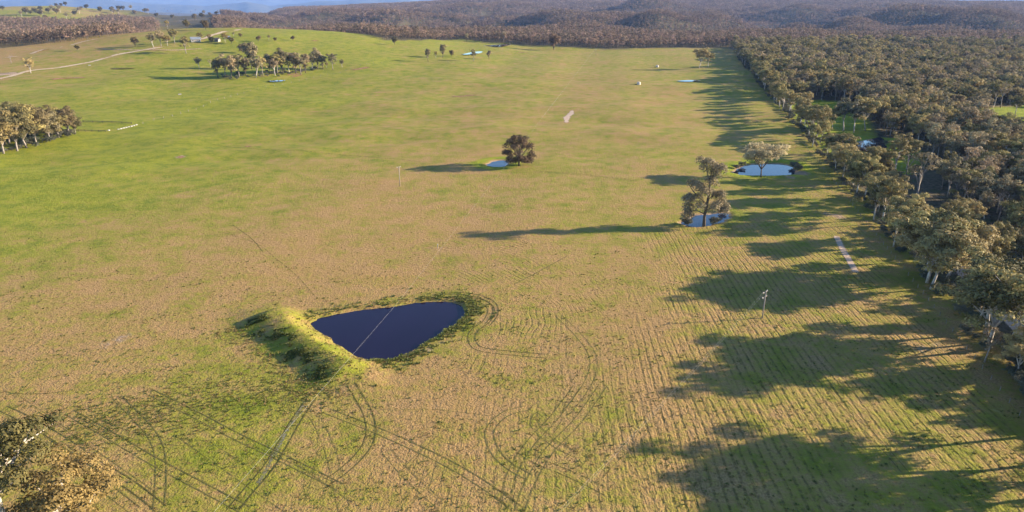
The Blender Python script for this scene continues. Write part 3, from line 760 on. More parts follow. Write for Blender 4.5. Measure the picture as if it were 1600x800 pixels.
def joined(k):
    """trunk and crown of a kind of tree as one mesh with two materials"""
    a, b = k.trunk, k.crown; va = np.zeros(len(a.vertices) * 3, np.float32); a.vertices.foreach_get('co', va); vb = np.zeros(len(b.vertices) * 3, np.float32); b.vertices.foreach_get('co', vb)
    fa = [tuple(p.vertices) for p in a.polygons]; n = len(a.vertices); fb = [tuple(n + i for i in p.vertices) for p in b.polygons]
    me = bpy.data.meshes.new('tree'); me.from_pydata(np.r_[va.reshape(-1, 3), vb.reshape(-1, 3)].tolist(), [], fa + fb); me.update()
    me.materials.append(a.materials[0]); me.materials.append(b.materials[0])
    me.polygons.foreach_set('material_index', [0] * len(fa) + [1] * len(fb))
    t = np.zeros(len(b.vertices), np.float32); b.attributes['tint'].data.foreach_get('value', t)
    at = me.attributes.new('tint', 'FLOAT', 'POINT'); at.data.foreach_set('value', np.r_[np.zeros(n, np.float32), t]); return me

def mass(name, P, scl, idx, coll, seed=0):
    """scatter instances on points with geometry nodes; counts as one mass"""
    r = np.random.RandomState(seed); me = bpy.data.meshes.new(name); P = np.asarray(P, np.float32)
    me.vertices.add(len(P)); me.vertices.foreach_set('co', P.ravel())
    for n, t, a in (('scl', 'FLOAT', scl), ('rot', 'FLOAT', r.uniform(0, 6.28, len(P)))):
        q = me.attributes.new(n, t, 'POINT'); q.data.foreach_set('value', np.asarray(a, np.float32))
    q = me.attributes.new('which', 'INT', 'POINT'); q.data.foreach_set('value', np.asarray(idx, np.int32))
    o = link(name, me); g = bpy.data.node_groups.new(name, 'GeometryNodeTree')
    g.interface.new_socket('Geometry', in_out='INPUT', socket_type='NodeSocketGeometry'); g.interface.new_socket('Geometry', in_out='OUTPUT', socket_type='NodeSocketGeometry')
    N = g.nodes; L = g.links; gi = N.new('NodeGroupInput'); go = N.new('NodeGroupOutput'); ip = N.new('GeometryNodeInstanceOnPoints'); ci = N.new('GeometryNodeCollectionInfo')
    ci.inputs['Collection'].default_value = coll; ci.inputs['Separate Children'].default_value = True; ci.inputs['Reset Children'].default_value = True
    def na(nm, ty):
        a = N.new('GeometryNodeInputNamedAttribute'); a.data_type = ty; a.inputs['Name'].default_value = nm; return a.outputs['Attribute']
    cx = N.new('ShaderNodeCombineXYZ'); L.new(na('rot', 'FLOAT'), cx.inputs[2])
    L.new(gi.outputs[0], ip.inputs['Points']); L.new(ci.outputs[0], ip.inputs['Instance']); ip.inputs['Pick Instance'].default_value = True
    L.new(na('which', 'INT'), ip.inputs['Instance Index']); L.new(cx.outputs[0], ip.inputs['Rotation']); L.new(na('scl', 'FLOAT'), ip.inputs['Scale']); L.new(ip.outputs[0], go.inputs[0])
    md = o.modifiers.new('scatter', 'NODES'); md.node_group = g
    return tag(o, kind='stuff')

WOOD_SRC = source('woodland', [joined(k) for k in SLIM + SPARSE[:2] + SPREAD[:3] + DARK[:1]])
wsc = np.array([.80] * 7 + [.8] * 2 + [.72] * 3 + [.75])
P = pts[rest]; pr = np.r_[np.full(7, .09), np.full(2, .05), np.full(3, .075), .045]; which = rs.choice(13, len(P), p=pr / pr.sum())
mass('woodland', np.c_[P, ground(P[:, 0], P[:, 1])], wsc[which] * np.clip(rs.normal(.88, .22, len(P)), .4, 1.4), which, WOOD_SRC, 1)
# low scrub on the woodland floor and under the row
q = pts[rs.rand(len(pts)) < .75] + rs.uniform(-4, 4, (int(0), 2)) if False else pts[rs.rand(len(pts)) < .8]
q = q + rs.uniform(-4.2, 4.2, q.shape); q = q[(q[:, 1] < 700) & ~((np.abs(q[:, 0] - row_x(q[:, 1]) - 17) < 4) & (q[:, 1] < 330))]
for c in CLEARINGS: q = q[poly_sdf(q[:, 0], q[:, 1], c) > 2]
q = q[poly_sdf(q[:, 0], q[:, 1], POND_D) > 3]
yy = np.arange(80, 1060, 1.9); rowq = np.c_[row_x(yy) + 2 + rs.uniform(-2.2, 5, len(yy)), yy]; rowq = rowq[rs.rand(len(rowq)) < .75]
yn = np.arange(100, 152, .8); nearq = np.c_[row_x(yn) + 5 + rs.uniform(-3, 5, len(yn)), yn]
cl_ = S_([(rs.uniform(-20, 122), rs.uniform(204, 240)) for _ in range(160)]); cl_ = np.array([p for p in cl_ if poly_sdf(np.array([p[0]]), np.array([p[1]]), S_([(-30, 244), (30, 238), (120, 212), (120, 200), (60, 200), (-30, 212)]))[0] < 0])
hl_ = np.array(S_([(345 + 150 * t, 122 - 12 * t + rs.normal(0, 2.0)) for t in rs.rand(70)]))
pb_ = np.array(S_([(1243, 262), (1240, 259), (1247, 265), (1072, 351), (1118, 348), (1113, 350), (1150, 262), (1158, 259), (1128, 330), (1384, 226), (1330, 228), (1375, 215)]))
q = np.r_[q, rowq, nearq, cl_, hl_, pb_, pb_ + .8]
SCRUB_SRC = source('scrub', [joined(k) for k in SHRUB] + [joined(DARK[1])])
which = rs.choice(3, len(q)); mass('scrub', np.c_[q, ground(q[:, 0], q[:, 1])], rs.uniform(.35, .8, len(q)), which, SCRUB_SRC, 2)

# far forest: light trees near its edge, whole clusters further off
def far_tree(seed, n=1, ext=0, leafs=70, size=1.25):
    r = np.random.RandomState(seed); mb = MB(); cen = []; rad = []
    for _ in range(n):
        x, y = (r.uniform(-ext, ext, 2) if n > 1 else (0, 0)); H = r.uniform(15, 21)
        mb.tube([(x, y, -1), (x + r.normal(0, .4), y, H * .75)], [.28, .12], 4, False)
        for k in range(8 if n == 1 else 5):
            a = r.uniform(0, 6.28); o = r.uniform(.4, 3.4); cen.append((x + math.cos(a) * o, y + math.sin(a) * o, H * r.uniform(.28, .92))); rad.append(r.uniform(1.7, 2.8))
    lf = leaf_cloud(r, cen, rad, leafs / 4.5, size, .75)
    k = type('K', (), {})(); k.trunk = mb.mesh('t', M['bark_dark']); k.crown = np_mesh('c', lf[0], lf[1], M['leaf_far'], False, dict(tint=lf[2])); return joined(k)
FAR_SRC = source('far_forest', [far_tree(900 + i, leafs=95, size=1.2) for i in range(6)])
CLUSTER_SRC = source('forest_cluster', [far_tree(950 + i, 7, 13, 42, 1.9) for i in range(5)])

def scatter_area(y0, y1, cell, seed, kx=.80):
    r = np.random.RandomState(seed); out = []
    for y in np.arange(y0, y1, cell):
        x = np.arange(-kx * y, kx * y, cell); out.append(np.c_[x + r.uniform(-.5, .5, len(x)) * cell, np.full(len(x), y) + r.uniform(-.5, .5, len(x)) * cell])
    return np.concatenate(out)
def forest_keep(q, r):
    az = q[:, 0] / q[:, 1]; d = np.hypot(q[:, 0], q[:, 1])
    k = (q[:, 1] > FOREST_EDGE(q[:, 0]) + 3) & (az > -.385 + .03 * wav(q[:, 0], q[:, 1], 51, 600) + np.where(q[:, 1] > 3800, -.25, 0))
    k &= np.hypot((q[:, 0] - HILLTOP[0]) / 230, (q[:, 1] - HILLTOP[1]) / 260) > 1 - .3 * r.rand(len(q))
    k &= d < 7600
    return q[k]
r = np.random.RandomState(5)
q = forest_keep(scatter_area(1140, 2700, 9.5, 61), r); q = q[r.rand(len(q)) < .9]
mass('far_forest', np.c_[q, hgt(q[:, 0], q[:, 1])], r.uniform(.75, 1.2, len(q)), r.randint(0, 6, len(q)), FAR_SRC, 3)
q2 = forest_keep(scatter_area(2700, 7600, 24, 62), r)
mass('far_forest', np.c_[q2, hgt(q2[:, 0], q2[:, 1])], r.uniform(.8, 1.25, len(q2)), r.randint(0, 5, len(q2)), CLUSTER_SRC, 4)
# belt of bush on the farmland to the west
belt = S_([(-60, 74), (60, 70), (130, 64), (190, 54), (250, 45), (240, 32), (150, 31), (60, 33), (-60, 36)])
q = scatter_area(900, 3300, 9, 63, 1.0); q = q[poly_sdf(q[:, 0], q[:, 1], belt) < 0]; q = q[r.rand(len(q)) < .85]
mass('bush_belt', np.c_[q, hgt(q[:, 0], q[:, 1])], r.uniform(.8, 1.15, len(q)), r.randint(0, 6, len(q)), FAR_SRC, 6)
belt2 = S_([(330, 40), (365, 44), (420, 42), (420, 26), (345, 26)])
q = scatter_area(1300, 4200, 10, 64, 1.0); q = q[poly_sdf(q[:, 0], q[:, 1], belt2) < 0]
mass('bush_belt', np.c_[q, hgt(q[:, 0], q[:, 1])], r.uniform(.8, 1.15, len(q)), r.randint(0, 6, len(q)), FAR_SRC, 7)

# --- trees standing by themselves ---------------------------------------------------------------
def lone(kind, u, v, vt, label, group=None, wide=1.0, **kw):
    x, y = sight(u, v); return plant(kind, x, y, tall(u, v, vt), label, group, wide=wide, **kw)

def ball(seed, H, W, mat):
    r_ = np.random.RandomState(seed); mb = MB(); cen = []; rad = []
    mb.tube([(0, 0, -.3), (.2, 0, H * .3), (0, .2, H * .7)], [.5, .4, .15], 7)
    for i in range(60):
        a = i * 2.399; e_ = r_.uniform(-.8, 1.3); q = np.array((math.cos(a) * math.cos(e_) * W * .40, math.sin(a) * math.cos(e_) * W * .40, H * .42 + math.sin(e_) * H * .48)) * r_.uniform(.85, 1.08)
        q[2] = max(q[2], .9); cen.append(q); rad.append(r_.uniform(1.6, 2.5))
        mb.tube([(0, 0, H * .25), q * np.array((.5, .5, .7)), q], [.16, .1, .04], 4, False)
    lf = leaf_cloud(r_, cen, rad, 260, .5, .9); k = type('K', (), {})(); k.H = H; k.trunk = mb.mesh('trunk', M['bark_dark'], True); k.crown = np_mesh('crown', lf[0], lf[1], M[mat], False, dict(tint=lf[2])); return k
lone(ball(33, 16, 19, 'leaf_red'), 811, 259, 212, 'bushy rounded dark tree beside the tiny pool in the middle of the paddock', name='bushy_tree', wide=1.0)
# the ragged two-tiered tree at the edge of the small pond
def ragged():
    mb = MB(); rs_ = np.random.RandomState(21)
    mb.tube([(0, 0, -.4), (-.2, 0, 4), (.3, 0, 9), (.8, .2, 14), (.4, 0, 18), (.9, 0, 23)], [.75, .55, .5, .4, .28, .12], 8)
    lim = [((.3, 0, 9), (-3.5, .5, 12), (-6.5, .5, 10.5)), ((.1, 0, 6.5), (3.5, -.6, 8.5), (6.5, -1, 8.0)), ((-.1, 0, 5), (-4, -1, 7), (-7.5, -1.5, 6.2)), ((.8, .2, 14), (-2, 1, 17), (-4.5, 1, 16.5)), ((.5, 0, 11), (3.5, 1, 13), (5.5, 1, 12)), ((.5, 0, 18), (2.2, 0, 21), (3.0, .3, 23)), ((.5, 0, 18), (-1, .5, 22), (-1.6, .5, 24)), ((-3.5, .5, 12), (-6, 1, 15), (-7.6, 1, 17.5))]
    cen = []; rad = []
    for a, b, c in lim:
        mb.tube([a, b, c], [.26, .17, .06], 5, False)
        if c[2] != 17.5:
            for k in range(3): cen.append(np.array(c) + rs_.normal(0, .9, 3)); rad.append(rs_.uniform(1.6, 2.4))
    for x, z in ((1.6, 24), (3.2, 23.4), (-.2, 24.4), (1.5, 21.5), (2.6, 20.0), (1.0, 17.5), (-2.8, 15), (-1.4, 13.5), (1.2, 13), (-3.8, 11.5), (-5.2, 9), (-6.4, 7.2), (4.2, 9.4), (5.6, 7.2), (6.2, 9.6), (2.6, 7.5), (-2.5, 8.0)):
        cen.append(np.array((x, rs_.normal(0, 1.4), z))); rad.append(rs_.uniform(1.8, 2.7))
    lf = leaf_cloud(rs_, cen, [q_ * 1.12 for q_ in rad], 300, .5, .9)
    k = type('K', (), {})(); k.H = 25.5; k.trunk = mb.mesh('trunk', M['bark_dark'], True); k.crown = np_mesh('crown', lf[0], lf[1], M['leaf_pale'], False, dict(tint=lf[2])); return k
plant(ragged(), *sight(1100, 353), 26, 'tall ragged tree with a dry two-tiered crown at the rim of the small round pond', rz=0)
lone(Kind('leaf_cream', 'bark_dark', seed=431, H=15, spread=9.5, fork=.22, limbs=7, sub=4, cr=2.2, n_leaf=250, leaf=.5, flat=.7, fill=10), 1189, 277, 222, 'spreading pale-crowned tree in front of the wide blue pond near the boundary row', wide=1.15, rz=.4)

gum = plant(Kind('leaf_gum', 'bark', seed=611, H=16, spread=8.0, fork=.46, limbs=7, sub=4, cr=1.7, n_leaf=600, leaf=.34, flat=.65, fill=2, trunk_r=.5), *sight(22, 868), tall(22, 868, 668), 'big gum with a forked white trunk and olive-green crown in the bottom corner', rz=2.2, wide=.9)
plant(GOLD[1], *sight(118, 900), tall(118, 900, 745), 'lower tree with orange-brown foliage in front of the big white-trunked gum', rz=.8, wide=1.15)
plant(GOLD[1], *sight(-60, 850), tall(-60, 850, 700), 'golden-leaved tree standing behind the big white-trunked gum', rz=2.8, wide=1.0)

G = 'trees of the clump at the west edge of the green field'
wc = [(-15, 240, 168), (6, 240, 176), (27, 236, 170), (42, 231, 164), (58, 227, 168), (14, 224, 163), (48, 214, 162), (78, 219, 172), (92, 215, 176), (106, 211, 168), (118, 208, 182), (70, 206, 166), (-2, 220, 168), (90, 203, 168), (32, 212, 164)]
for i, (u, v, vt) in enumerate(sorted(wc, key=lambda a: -a[0])):
    lone(CLUMP[(i * 3) % 5], u, v, vt, '%s tree from the rail fences in the dark brown clump beside the green field' % ordinal(i), G, wide=1.15)

G = 'trees of the long clump at the foot of the green hill'
hc = [(312, 108, 88, SLIM[0]), (329, 106, 92, SPARSE[1]), (341, 122, 92, POPLAR[0]), (352, 121, 84, SLIM[2]), (362, 122, 88, POPLAR[1]), (374, 120, 85, SLIM[4]), (385, 119, 90, POPLAR[2]), (394, 108, 66, POPLAR[3]), (400, 121, 86, SLIM[6]), (411, 118, 88, SLIM[1]), (422, 115, 84, POPLAR[0]), (434, 116, 84, SLIM[5]), (442, 115, 77, POPLAR[1]), (452, 114, 84, SLIM[3]), (462, 115, 82, POPLAR[3]), (470, 116, 83, SLIM[2]), (478, 114, 84, POPLAR[2]), (487, 110, 82, SLIM[0]), (496, 108, 76, POPLAR[1]), (505, 109, 86, POPLAR[0]), (520, 109, 83, SLIM[4]), (535, 105, 92, SLIM[6]), (379, 83, 68, DARK[0]), (430, 118, 90, SLIM[0])]
for i, (u, v, vt, k) in enumerate(sorted(hc, key=lambda a: -a[0])):
    lone(k, u, v, vt, '%s tree from the small end tree in the long clump below the green hill' % ordinal(i), G, wide=1.15)

lone(SLIM[3], 48, 114, 90, 'single dark-crowned tree beside the dirt road in the western paddock', wide=1.3)
lone(DEAD[0], 18, 99, 83, 'bleached bare dead tree above the earth scar in the western paddock', name='dead_tree')
lone(SLIM[1], 291, 84, 57, 'gum with a bright white trunk on the slope below the farmhouse', wide=1.2)
lone(DARK[1], 211, 73, 58, 'round dark bush tree standing alone left of the farm trees', name='bushy_tree')
for u, v, vt, k, lb in [(240, 74, 50, SLIM[0], 'tall dark tree at the lower end of the farmyard group'), (252, 72, 47, SLIM[2], 'second tree of the farmyard group, next to the tall dark end tree'),
                        (262, 72, 55, GOLD[0], 'small golden autumn tree in front of the farmyard group'), (273, 68, 45, SLIM[5], 'white-trunked tall tree at the upper end of the farmyard group'),
                        (314, 64, 51, GOLD[1], 'golden-brown tree right behind the farmhouse'), (327, 62, 53, GOLD[0], 'bright yellow tree between the farmhouse and the shed'),
                        (331, 67, 57, DARK[0], 'low dark round tree in front of the yellow tree by the farmhouse'), (352, 66, 52, GOLD[1], 'russet tree above the white shed on the farm slope'),
                        (362, 68, 58, DARK[1], 'dark green tree at the end of the farm garden'), (288, 66, 57, DARK[1], 'dark garden tree between the farmhouse and the white-trunked gum')]:
    lone(k, u, v, vt, lb, 'trees round the farmhouse', wide=1.15)
for i, (u, v, vt, k, lb) in enumerate([(322, 47, 31, DARK[0], 'broad dark tree on the slope behind the farmhouse'), (292, 45, 31, DARK[1], 'dark tree on the slope, at the end of the bush belt'), (262, 46, 31, SLIM[1], 'tree at the open end of the western bush belt'), (304, 31, 21, DARK[0], 'lone dark tree on the far farmland above the slope'),
    (616, 70, 58, DARK[1], 'single dark tree on the green saddle in front of the forest edge'), (669, 96, 76, POPLAR[0], 'dark upright tree nearest the camera in the group of four by the far pool'), (681, 91, 80, SLIM[3], 'small tree second in the group of four by the far pool'), (692, 90, 69, POPLAR[2], 'tallest tree in the group of four by the far pool'), (706, 88, 78, DARK[0], 'smallest outer tree of the group of four by the far pool'),
    (729, 65, 52, POPLAR[1], 'upright tree standing first before the far forest edge'), (752, 64, 51, POPLAR[3], 'dark upright tree second before the far forest edge'), (775, 64, 48, SLIM[2], 'third tree before the far forest edge, by the pale pool'), (787, 66, 49, SLIM[4], 'fourth tree before the far forest edge, by the pale pool'), (740, 96, 77, SLIM[5], 'slender tree at the end of the pale far pool'), (764, 93, 79, POPLAR[3], 'thin columnar tree past the pale far pool'),
    (865, 78, 52, ROUND[0], 'russet tree standing just in front of the long dark forest edge'), (1092, 107, 74, SPREAD[1], 'larger of the two gums where the field meets the boundary row far off'), (1106, 106, 79, SPREAD[4], 'smaller of the two gums where the field meets the boundary row far off')]):
    lone(k, u, v, vt, lb)
# pale-trunked trees in the woodland clearing and by its pond
for u, v, vt, k, lb in [(1537, 182, 146, SPARSE[0], 'white-stemmed gum at the edge of the bright clearing deep in the woodland'), (1563, 168, 128, SPARSE[1], 'tall white-trunked gum behind the bright clearing in the woodland'), (1586, 180, 148, SPREAD[2], 'forked pale gum standing in the bright clearing in the woodland'), (1428, 330, 235, SPARSE[2], 'tall thin half-dead gum with a long bare pale trunk in the dark woodland gap'), (1416, 264, 214, SPREAD[0], 'broad gum standing past the near corner of the woodland pond'),
    (1300, 202, 164, SPREAD[4], 'broad gum between the bright clearing and the woodland pond'), (1318, 205, 150, SLIM[0], 'tallest pale-trunked gum on the far bank of the woodland pond'), (1334, 207, 154, SLIM[6], 'slim pale-trunked gum beside the tallest one on the far pond bank'), (1352, 204, 150, SPREAD[1], 'spreading gum on the far bank of the woodland pond'), (1374, 200, 150, SLIM[5], 'gum at the shaded end of the far bank of the woodland pond')]:
    lone(k, u, v, vt, lb)
# scattered paddock trees on the far western farmland, too small to show parts
tiny = [joined(DARK[0]), joined(DARK[1]), joined(SLIM[0])]
spots = [(5, 6), (5, 15), (40, 5), (48, 21), (56, 20), (76, 19), (95, 18), (88, 9), (96, 8.5), (103, 8), (127, 14), (135, 13), (146, 11), (157, 15), (161, 13), (170, 13), (176, 13), (186, 15), (193, 15), (205, 15), (217, 15), (225, 19), (232, 20), (243, 17), (252, 12), (262, 16), (268, 14), (280, 20), (300, 17), (318, 23), (328, 23), (338, 22), (60, 44), (121, 77), (404, 63), (420, 61), (430, 63), (458, 62), (510, 104), (376, 57), (365, 55)] + [(random.uniform(0, 330), random.uniform(13, 29)) for _ in range(28)]
nfar = nbush = 0
for i, (u, v) in enumerate(sorted(spots)):
    x, y = sight(u, v + 1.5); o = link('paddock_tree', tiny[i % 3]); s = random.uniform(.9, 1.5) * (1.0 if v < 40 else .3)
    o.location = (x, y, gz(x, y)); o.rotation_euler = (0, 0, random.uniform(0, 6)); o.scale = (s * 1.2, s * 1.2, s)
    if v < 40: tag(o, '%s small dark tree along the far rolling farmland, counted from its outer end' % ordinal(nfar), 'tree', 'far paddock trees'); nfar += 1
    else: tag(o, '%s low dark bush on the green slopes round the farm, counted from the dirt road' % ordinal(nbush), 'bush', 'bushes round the farm slopes'); nbush += 1
hx, hy = HILLTOP
hxs = sorted(random.uniform(-300, 300) for _ in range(14))
for i in range(14):
    x, y = hx + hxs[i], hy + random.uniform(-120, 220); o = link('paddock_tree', tiny[i % 2]); s = random.uniform(.9, 1.3)
    o.location = (x, y, gz(x, y)); o.scale = (s, s, s); tag(o, '%s tree from the farmland side on the bare far hilltop along the skyline' % ordinal(i), 'tree', 'trees on the skyline hilltop')

# ----------------------------------------------------------------------------------------------
# far mountain range
# ----------------------------------------------------------------------------------------------
def ranges(name, dist, az0, az1, prof, depth, seed):
    A = np.linspace(az0, az1, 260); V = []; r_ = np.random.RandomState(seed)
    top = np.interp(A, prof[0], prof[1]) + 16 * wav(A * 9000, A * 0, seed, 1500) + 7 * wav(A * 9000, A * 0, seed + 1, 330)
    rowsn = 14
    for j in range(rowsn):
        t = j / (rowsn - 1); yv = dist + depth * (t - .5) * 2; hh = math.sin(t * PI) ** .8
        jag = 1 + .16 * wav(A * dist, np.full(len(A), t * depth), seed + 2, 3000) * (1 if 0 < t < 1 else 0)
        V.append(np.c_[A * yv, np.full(len(A), yv), -480 + (top + 480) * hh * (jag if abs(t - .5) > .08 else 1)])
    V = np.concatenate(V); i = np.arange(len(V)).reshape(rowsn, -1)
    Q = np.stack([i[:-1, :-1], i[:-1, 1:], i[1:, 1:], i[1:, :-1]], -1).reshape(-1, 4)
    tag(link(name, np_mesh(name, V, Q, M['hill'], False)), kind='structure')
ranges('mountain_range', 20500, -.80, -.02, ([-.80, -.66, -.60, -.56, -.50, -.42, -.36, -.33, -.27, -.20, -.12, -.02], [-20, -10, 60, 20, -120, -190, -60, -150, -70, 10, -30, -60]), 2200, 71)
ranges('mountain_range', 29500, -.95, .10, ([-.95, -.75, -.60, -.50, -.40, -.30, -.15, .10], [40, 46, 62, 30, 52, 40, 62, 30]), 2600, 75)
ranges('mountain_range', 22500, .45, .98, ([.45, .55, .66, .75, .98], [-60, 30, 50, 20, 0]), 2400, 79)

# ----------------------------------------------------------------------------------------------
# power poles and wires, fences, tanks, rocks, farm buildings
# ----------------------------------------------------------------------------------------------
def pole(x, y, h, label, rz, low=True):
    t = empty('utility_pole', (x, y, gz(x, y)), rz); tag(t, label, 'utility pole', 'power poles in the paddock')
    m = MB(); m.tube([(0, 0, -.5), (0, 0, h * .5), (0, 0, h)], [.19, .17, .14], 8); m.build('shaft', M['wood'], t, True)
    tops = []
    for z in ((h - .35, h - 1.9) if low else (h - .35,)):
        c = MB(); c.box((0, .2, z), (2.6, .14, .16)); arm = c.build('crossarm', M['wood'], t)
        b = MB(); b.tube([(-.75, .2, z - .05), (0, .16, z - .75)], [.025, .025], 4); b.tube([(.75, .2, z - .05), (0, .16, z - .75)], [.025, .025], 4); b.build('brace', M['steel'], t)
        for sx in (-1.15, 1.15):
            q = MB(); q.tube([(sx, .2, z + .08), (sx, .2, z + .18), (sx, .2, z + .24), (sx, .2, z + .34)], [.03, .09, .07, .04], 8); q.build('insulator', M['ceramic'], t)
            tops.append((sx, .2, z + .34))
    return t, [Vector((x, y, gz(x, y))) + Matrix.Rotation(rz, 3, 'Z') @ Vector(p) for p in tops]

def wire(a, b, sag, label, rad=.02, group='overhead wires'):
    m = MB(); a, b = Vector(a), Vector(b)
    P = [a.lerp(b, i / 40) - Vector((0, 0, sag * 4 * (i / 40) * (1 - i / 40))) for i in range(41)]
    m.tube(P, [rad] * 41, 4); return tag(m.build('overhead_wire', M['wire']), label, 'power line', group)

pa = sight(1191, 497)
t1, w1 = pole(*pa, 8.3, 'weathered timber power pole with two crossarms among the tree shadows', .75)
pe = (10.0, 92.0)
d = Vector((pe[0] - pa[0], pe[1] - pa[1], 0)).normalized(); nrm = Vector((-d.y, d.x, 0))
t2, w2 = pole(pa[0] + d.x * 135, pa[1] + d.y * 135, 9.0, 'power pole behind the camera that carries the twin wires', .75)
wire(w1[0], w2[0], 1.2, 'pale wire from the upper crossarm of the pole among the tree shadows', .007)
wire(w1[1], w2[1], 1.2, 'second pale wire beside the first from the pole among the tree shadows', .007)
pb = sight(625, 291); t3, w3 = pole(*pb, 9.6, 'pale grey single power pole standing alone in the tan middle of the paddock', .9, False)
for o in t3.children:
    if o.name.startswith('shaft'): o.data.materials[0] = M['wood']
pc = sight(931, 86); t4, w4 = pole(*pc, 9.5, 'tiny power pole at the far end of the paddock near the forest edge', -.2, False)
qa = sight(617, 478, 8.5); qb = sight(550, 553, 8.8); dv = Vector((qb[0] - qa[0], qb[1] - qa[1])).normalized()
wire((qb[0] + dv.x * 70, qb[1] + dv.y * 70, 9.0), (qa[0], qa[1], 8.5), .2, 'long pale wire crossing over the dark water of the dam', .0105)
qm = sight(850, 180, 9)
wire((qa[0], qa[1], 8.5), (qm[0], qm[1], 9.0), .8, 'long pale wire running on from the dam up the paddock', .009)
wire((qm[0], qm[1], 9.0), w4[0], .5, 'faint far wire reaching the tiny pole at the forest edge', .022)
px_, py_ = sight(684, 388)
mp_ = empty('marker_post', (px_, py_, gz(px_, py_))); tag(mp_, 'small white marker post in the tan grass above the dam', 'post')
m = MB(); m.tube([(0, 0, -.2), (0, 0, 1.5)], [.12, .12], 8); m.build('post', M['whitewall'], mp_); m = MB(); m.tube([(0, 0, 1.5), (0, 0, 1.66)], [.14, .05], 8); m.build('cap', M['steel'], mp_)

def fence(label, line, gap, h=1.25, r=.09, wires=3):
    P = dens(line, gap); c = P[len(P) // 2]; t = empty('wire_fence', (c[0], c[1], gz(*c))); tag(t, label, 'fence'); base = Vector(t.location)
    pm = MB(); pm.tube([(0, 0, -.3), (0, 0, h)], [r, r * .9], 6); me = pm.mesh('post', M['postwood'])
    Z = ground(P[:, 0], P[:, 1])
    for p, z in zip(P, Z):
        o = link('post', me, t); o.location = Vector((p[0], p[1], z)) - base; o.rotation_euler = (random.uniform(-.05, .05), random.uniform(-.05, .05), random.uniform(0, 3))
    for k in range(wires):
        wm = MB(); hh = h * (.35 + .28 * k); wm.tube([Vector((p[0], p[1], z + hh)) - base for p, z in zip(P, Z)], [.006] * len(P), 3, False); wm.build('wire', M['postwood'], t)
    return t
fence('long wire fence climbing diagonally from the west clump towards the green saddle', spline(S_([(205, 199), (250, 186), (330, 160), (400, 140), (470, 126), (530, 115), (590, 99), (700, 97)]), 8), 12, 1.5, .16)
fence('wire fence along the paddock side of the boundary row of eucalypts', [(row_x(y) - 3.2, y) for y in np.arange(98, 420, 5)], 5, 1.25)
# low rail yard beside the west clump
def rail_fence(label, line, gap):
    P = dens(line, gap); c = P[0]; t = empty('rail_fence', (c[0], c[1], gz(*c))); tag(t, label, 'fence', None); base = Vector(t.location); Z = ground(P[:, 0], P[:, 1])
    pm = MB(); pm.box((0, 0, .6), (.22, .22, 1.6)); me = pm.mesh('post', M['bark_dark'])
    for p, z in zip(P, Z): o = link('post', me, t); o.location = Vector((p[0], p[1], z)) - base
    for i in range(len(P) - 1):
        for hh in (.5, .85, 1.2):
            a = Vector((P[i][0], P[i][1], Z[i] + hh)) - base; b = Vector((P[i + 1][0], P[i + 1][1], Z[i + 1] + hh)) - base
            m = MB(); m.tube([a, b], [.09, .09], 4); m.build('rail', M['bark_dark'], t)
rail_fence('dark rail fence on the far side of the bright green corner by the clump', S_([(130, 191), (206, 194)]), 7)
rail_fence('dark rail fence on the near side of the bright green corner by the clump', S_([(112, 205), (165, 206)]), 6)

def rock(seed):
    r_ = np.random.RandomState(seed); m = MB(); n = 8; vs = [(0, 0, .55)]
    for k, z in enumerate((.42, .1, -.2)):
        for i in range(n):
            a = i * 2 * PI / n; rr_ = (.55, .85, .8)[k] * r_.uniform(.75, 1.15); vs.append((rr_ * math.cos(a) * 1.3, rr_ * math.sin(a), z + r_.uniform(-.06, .06)))
    fs = [(0, 1 + i, 1 + (i + 1) % n) for i in range(n)]
    for k in range(2):
        fs += [(1 + k * n + i, 1 + (k + 1) * n + i, 1 + (k + 1) * n + (i + 1) % n, 1 + k * n + (i + 1) % n) for i in range(n)]
    m.add(vs, fs); return m.mesh('rock', M['rock'])
rocks = [rock(i) for i in range(4)]
for i, (u, v) in enumerate([(170, 204), (185, 202.3), (189, 201.5), (193, 200.5), (197, 199.6), (201, 198.6), (205, 197.6), (209, 196.6), (213, 195.4)]):
    x, y = sight(u, v); o = link('rock', rocks[i % 4]); s = random.uniform(.6, 1.1); o.location = (x, y, gz(x, y) + .1); o.scale = (s, s, s); o.rotation_euler = (0, 0, random.uniform(0, 6))
    tag(o, '%s pale rock from the rail fences in the line of rocks along the wire fence' % ordinal(i), 'rock', 'pale rocks along the fence')

def tank(u, v, label):
    x, y = sight(u, v); t = empty('water_tank', (x, y, gz(x, y))); tag(t, label, 'water tank', 'stock water tanks')
    m = MB(); m.tube([(0, 0, -.2), (0, 0, 2.2), (0, 0, 2.3)], [1.9, 1.9, 1.75], 16); m.build('tank_body', M['concrete'], t)
    m = MB(); m.tube([(0, 0, 2.3), (0, 0, 2.75), (0, 0, 2.8)], [1.95, .25, .2], 16); m.build('lid', M['concrete'], t)
    m = MB(); m.box((-3.1, -1, .3), (2.6, 1.0, .7)); m.build('trough', M['bark_dark'], t)
tank(998, 132, 'nearer of the two pale round stock tanks on the open green field')
tank(1027, 105, 'farther of the two pale round stock tanks on the open green field')
for u, v, lb in [(281, 148, 'tiny white trough on the olive paddock left of the fence'), (140, 102.5, 'small white trough near the dirt road')]:
    x, y = sight(u, v); t = empty('trough', (x, y, gz(x, y)), .5); tag(t, lb, 'trough'); m = MB(); m.box((0, 0, .4), (2.6, 1.2, 1.0)); m.build('basin', M['whitewall'], t); m = MB(); m.box((0, 0, .89), (2.3, .9, .06)); m.build('water', M['pond'], t)

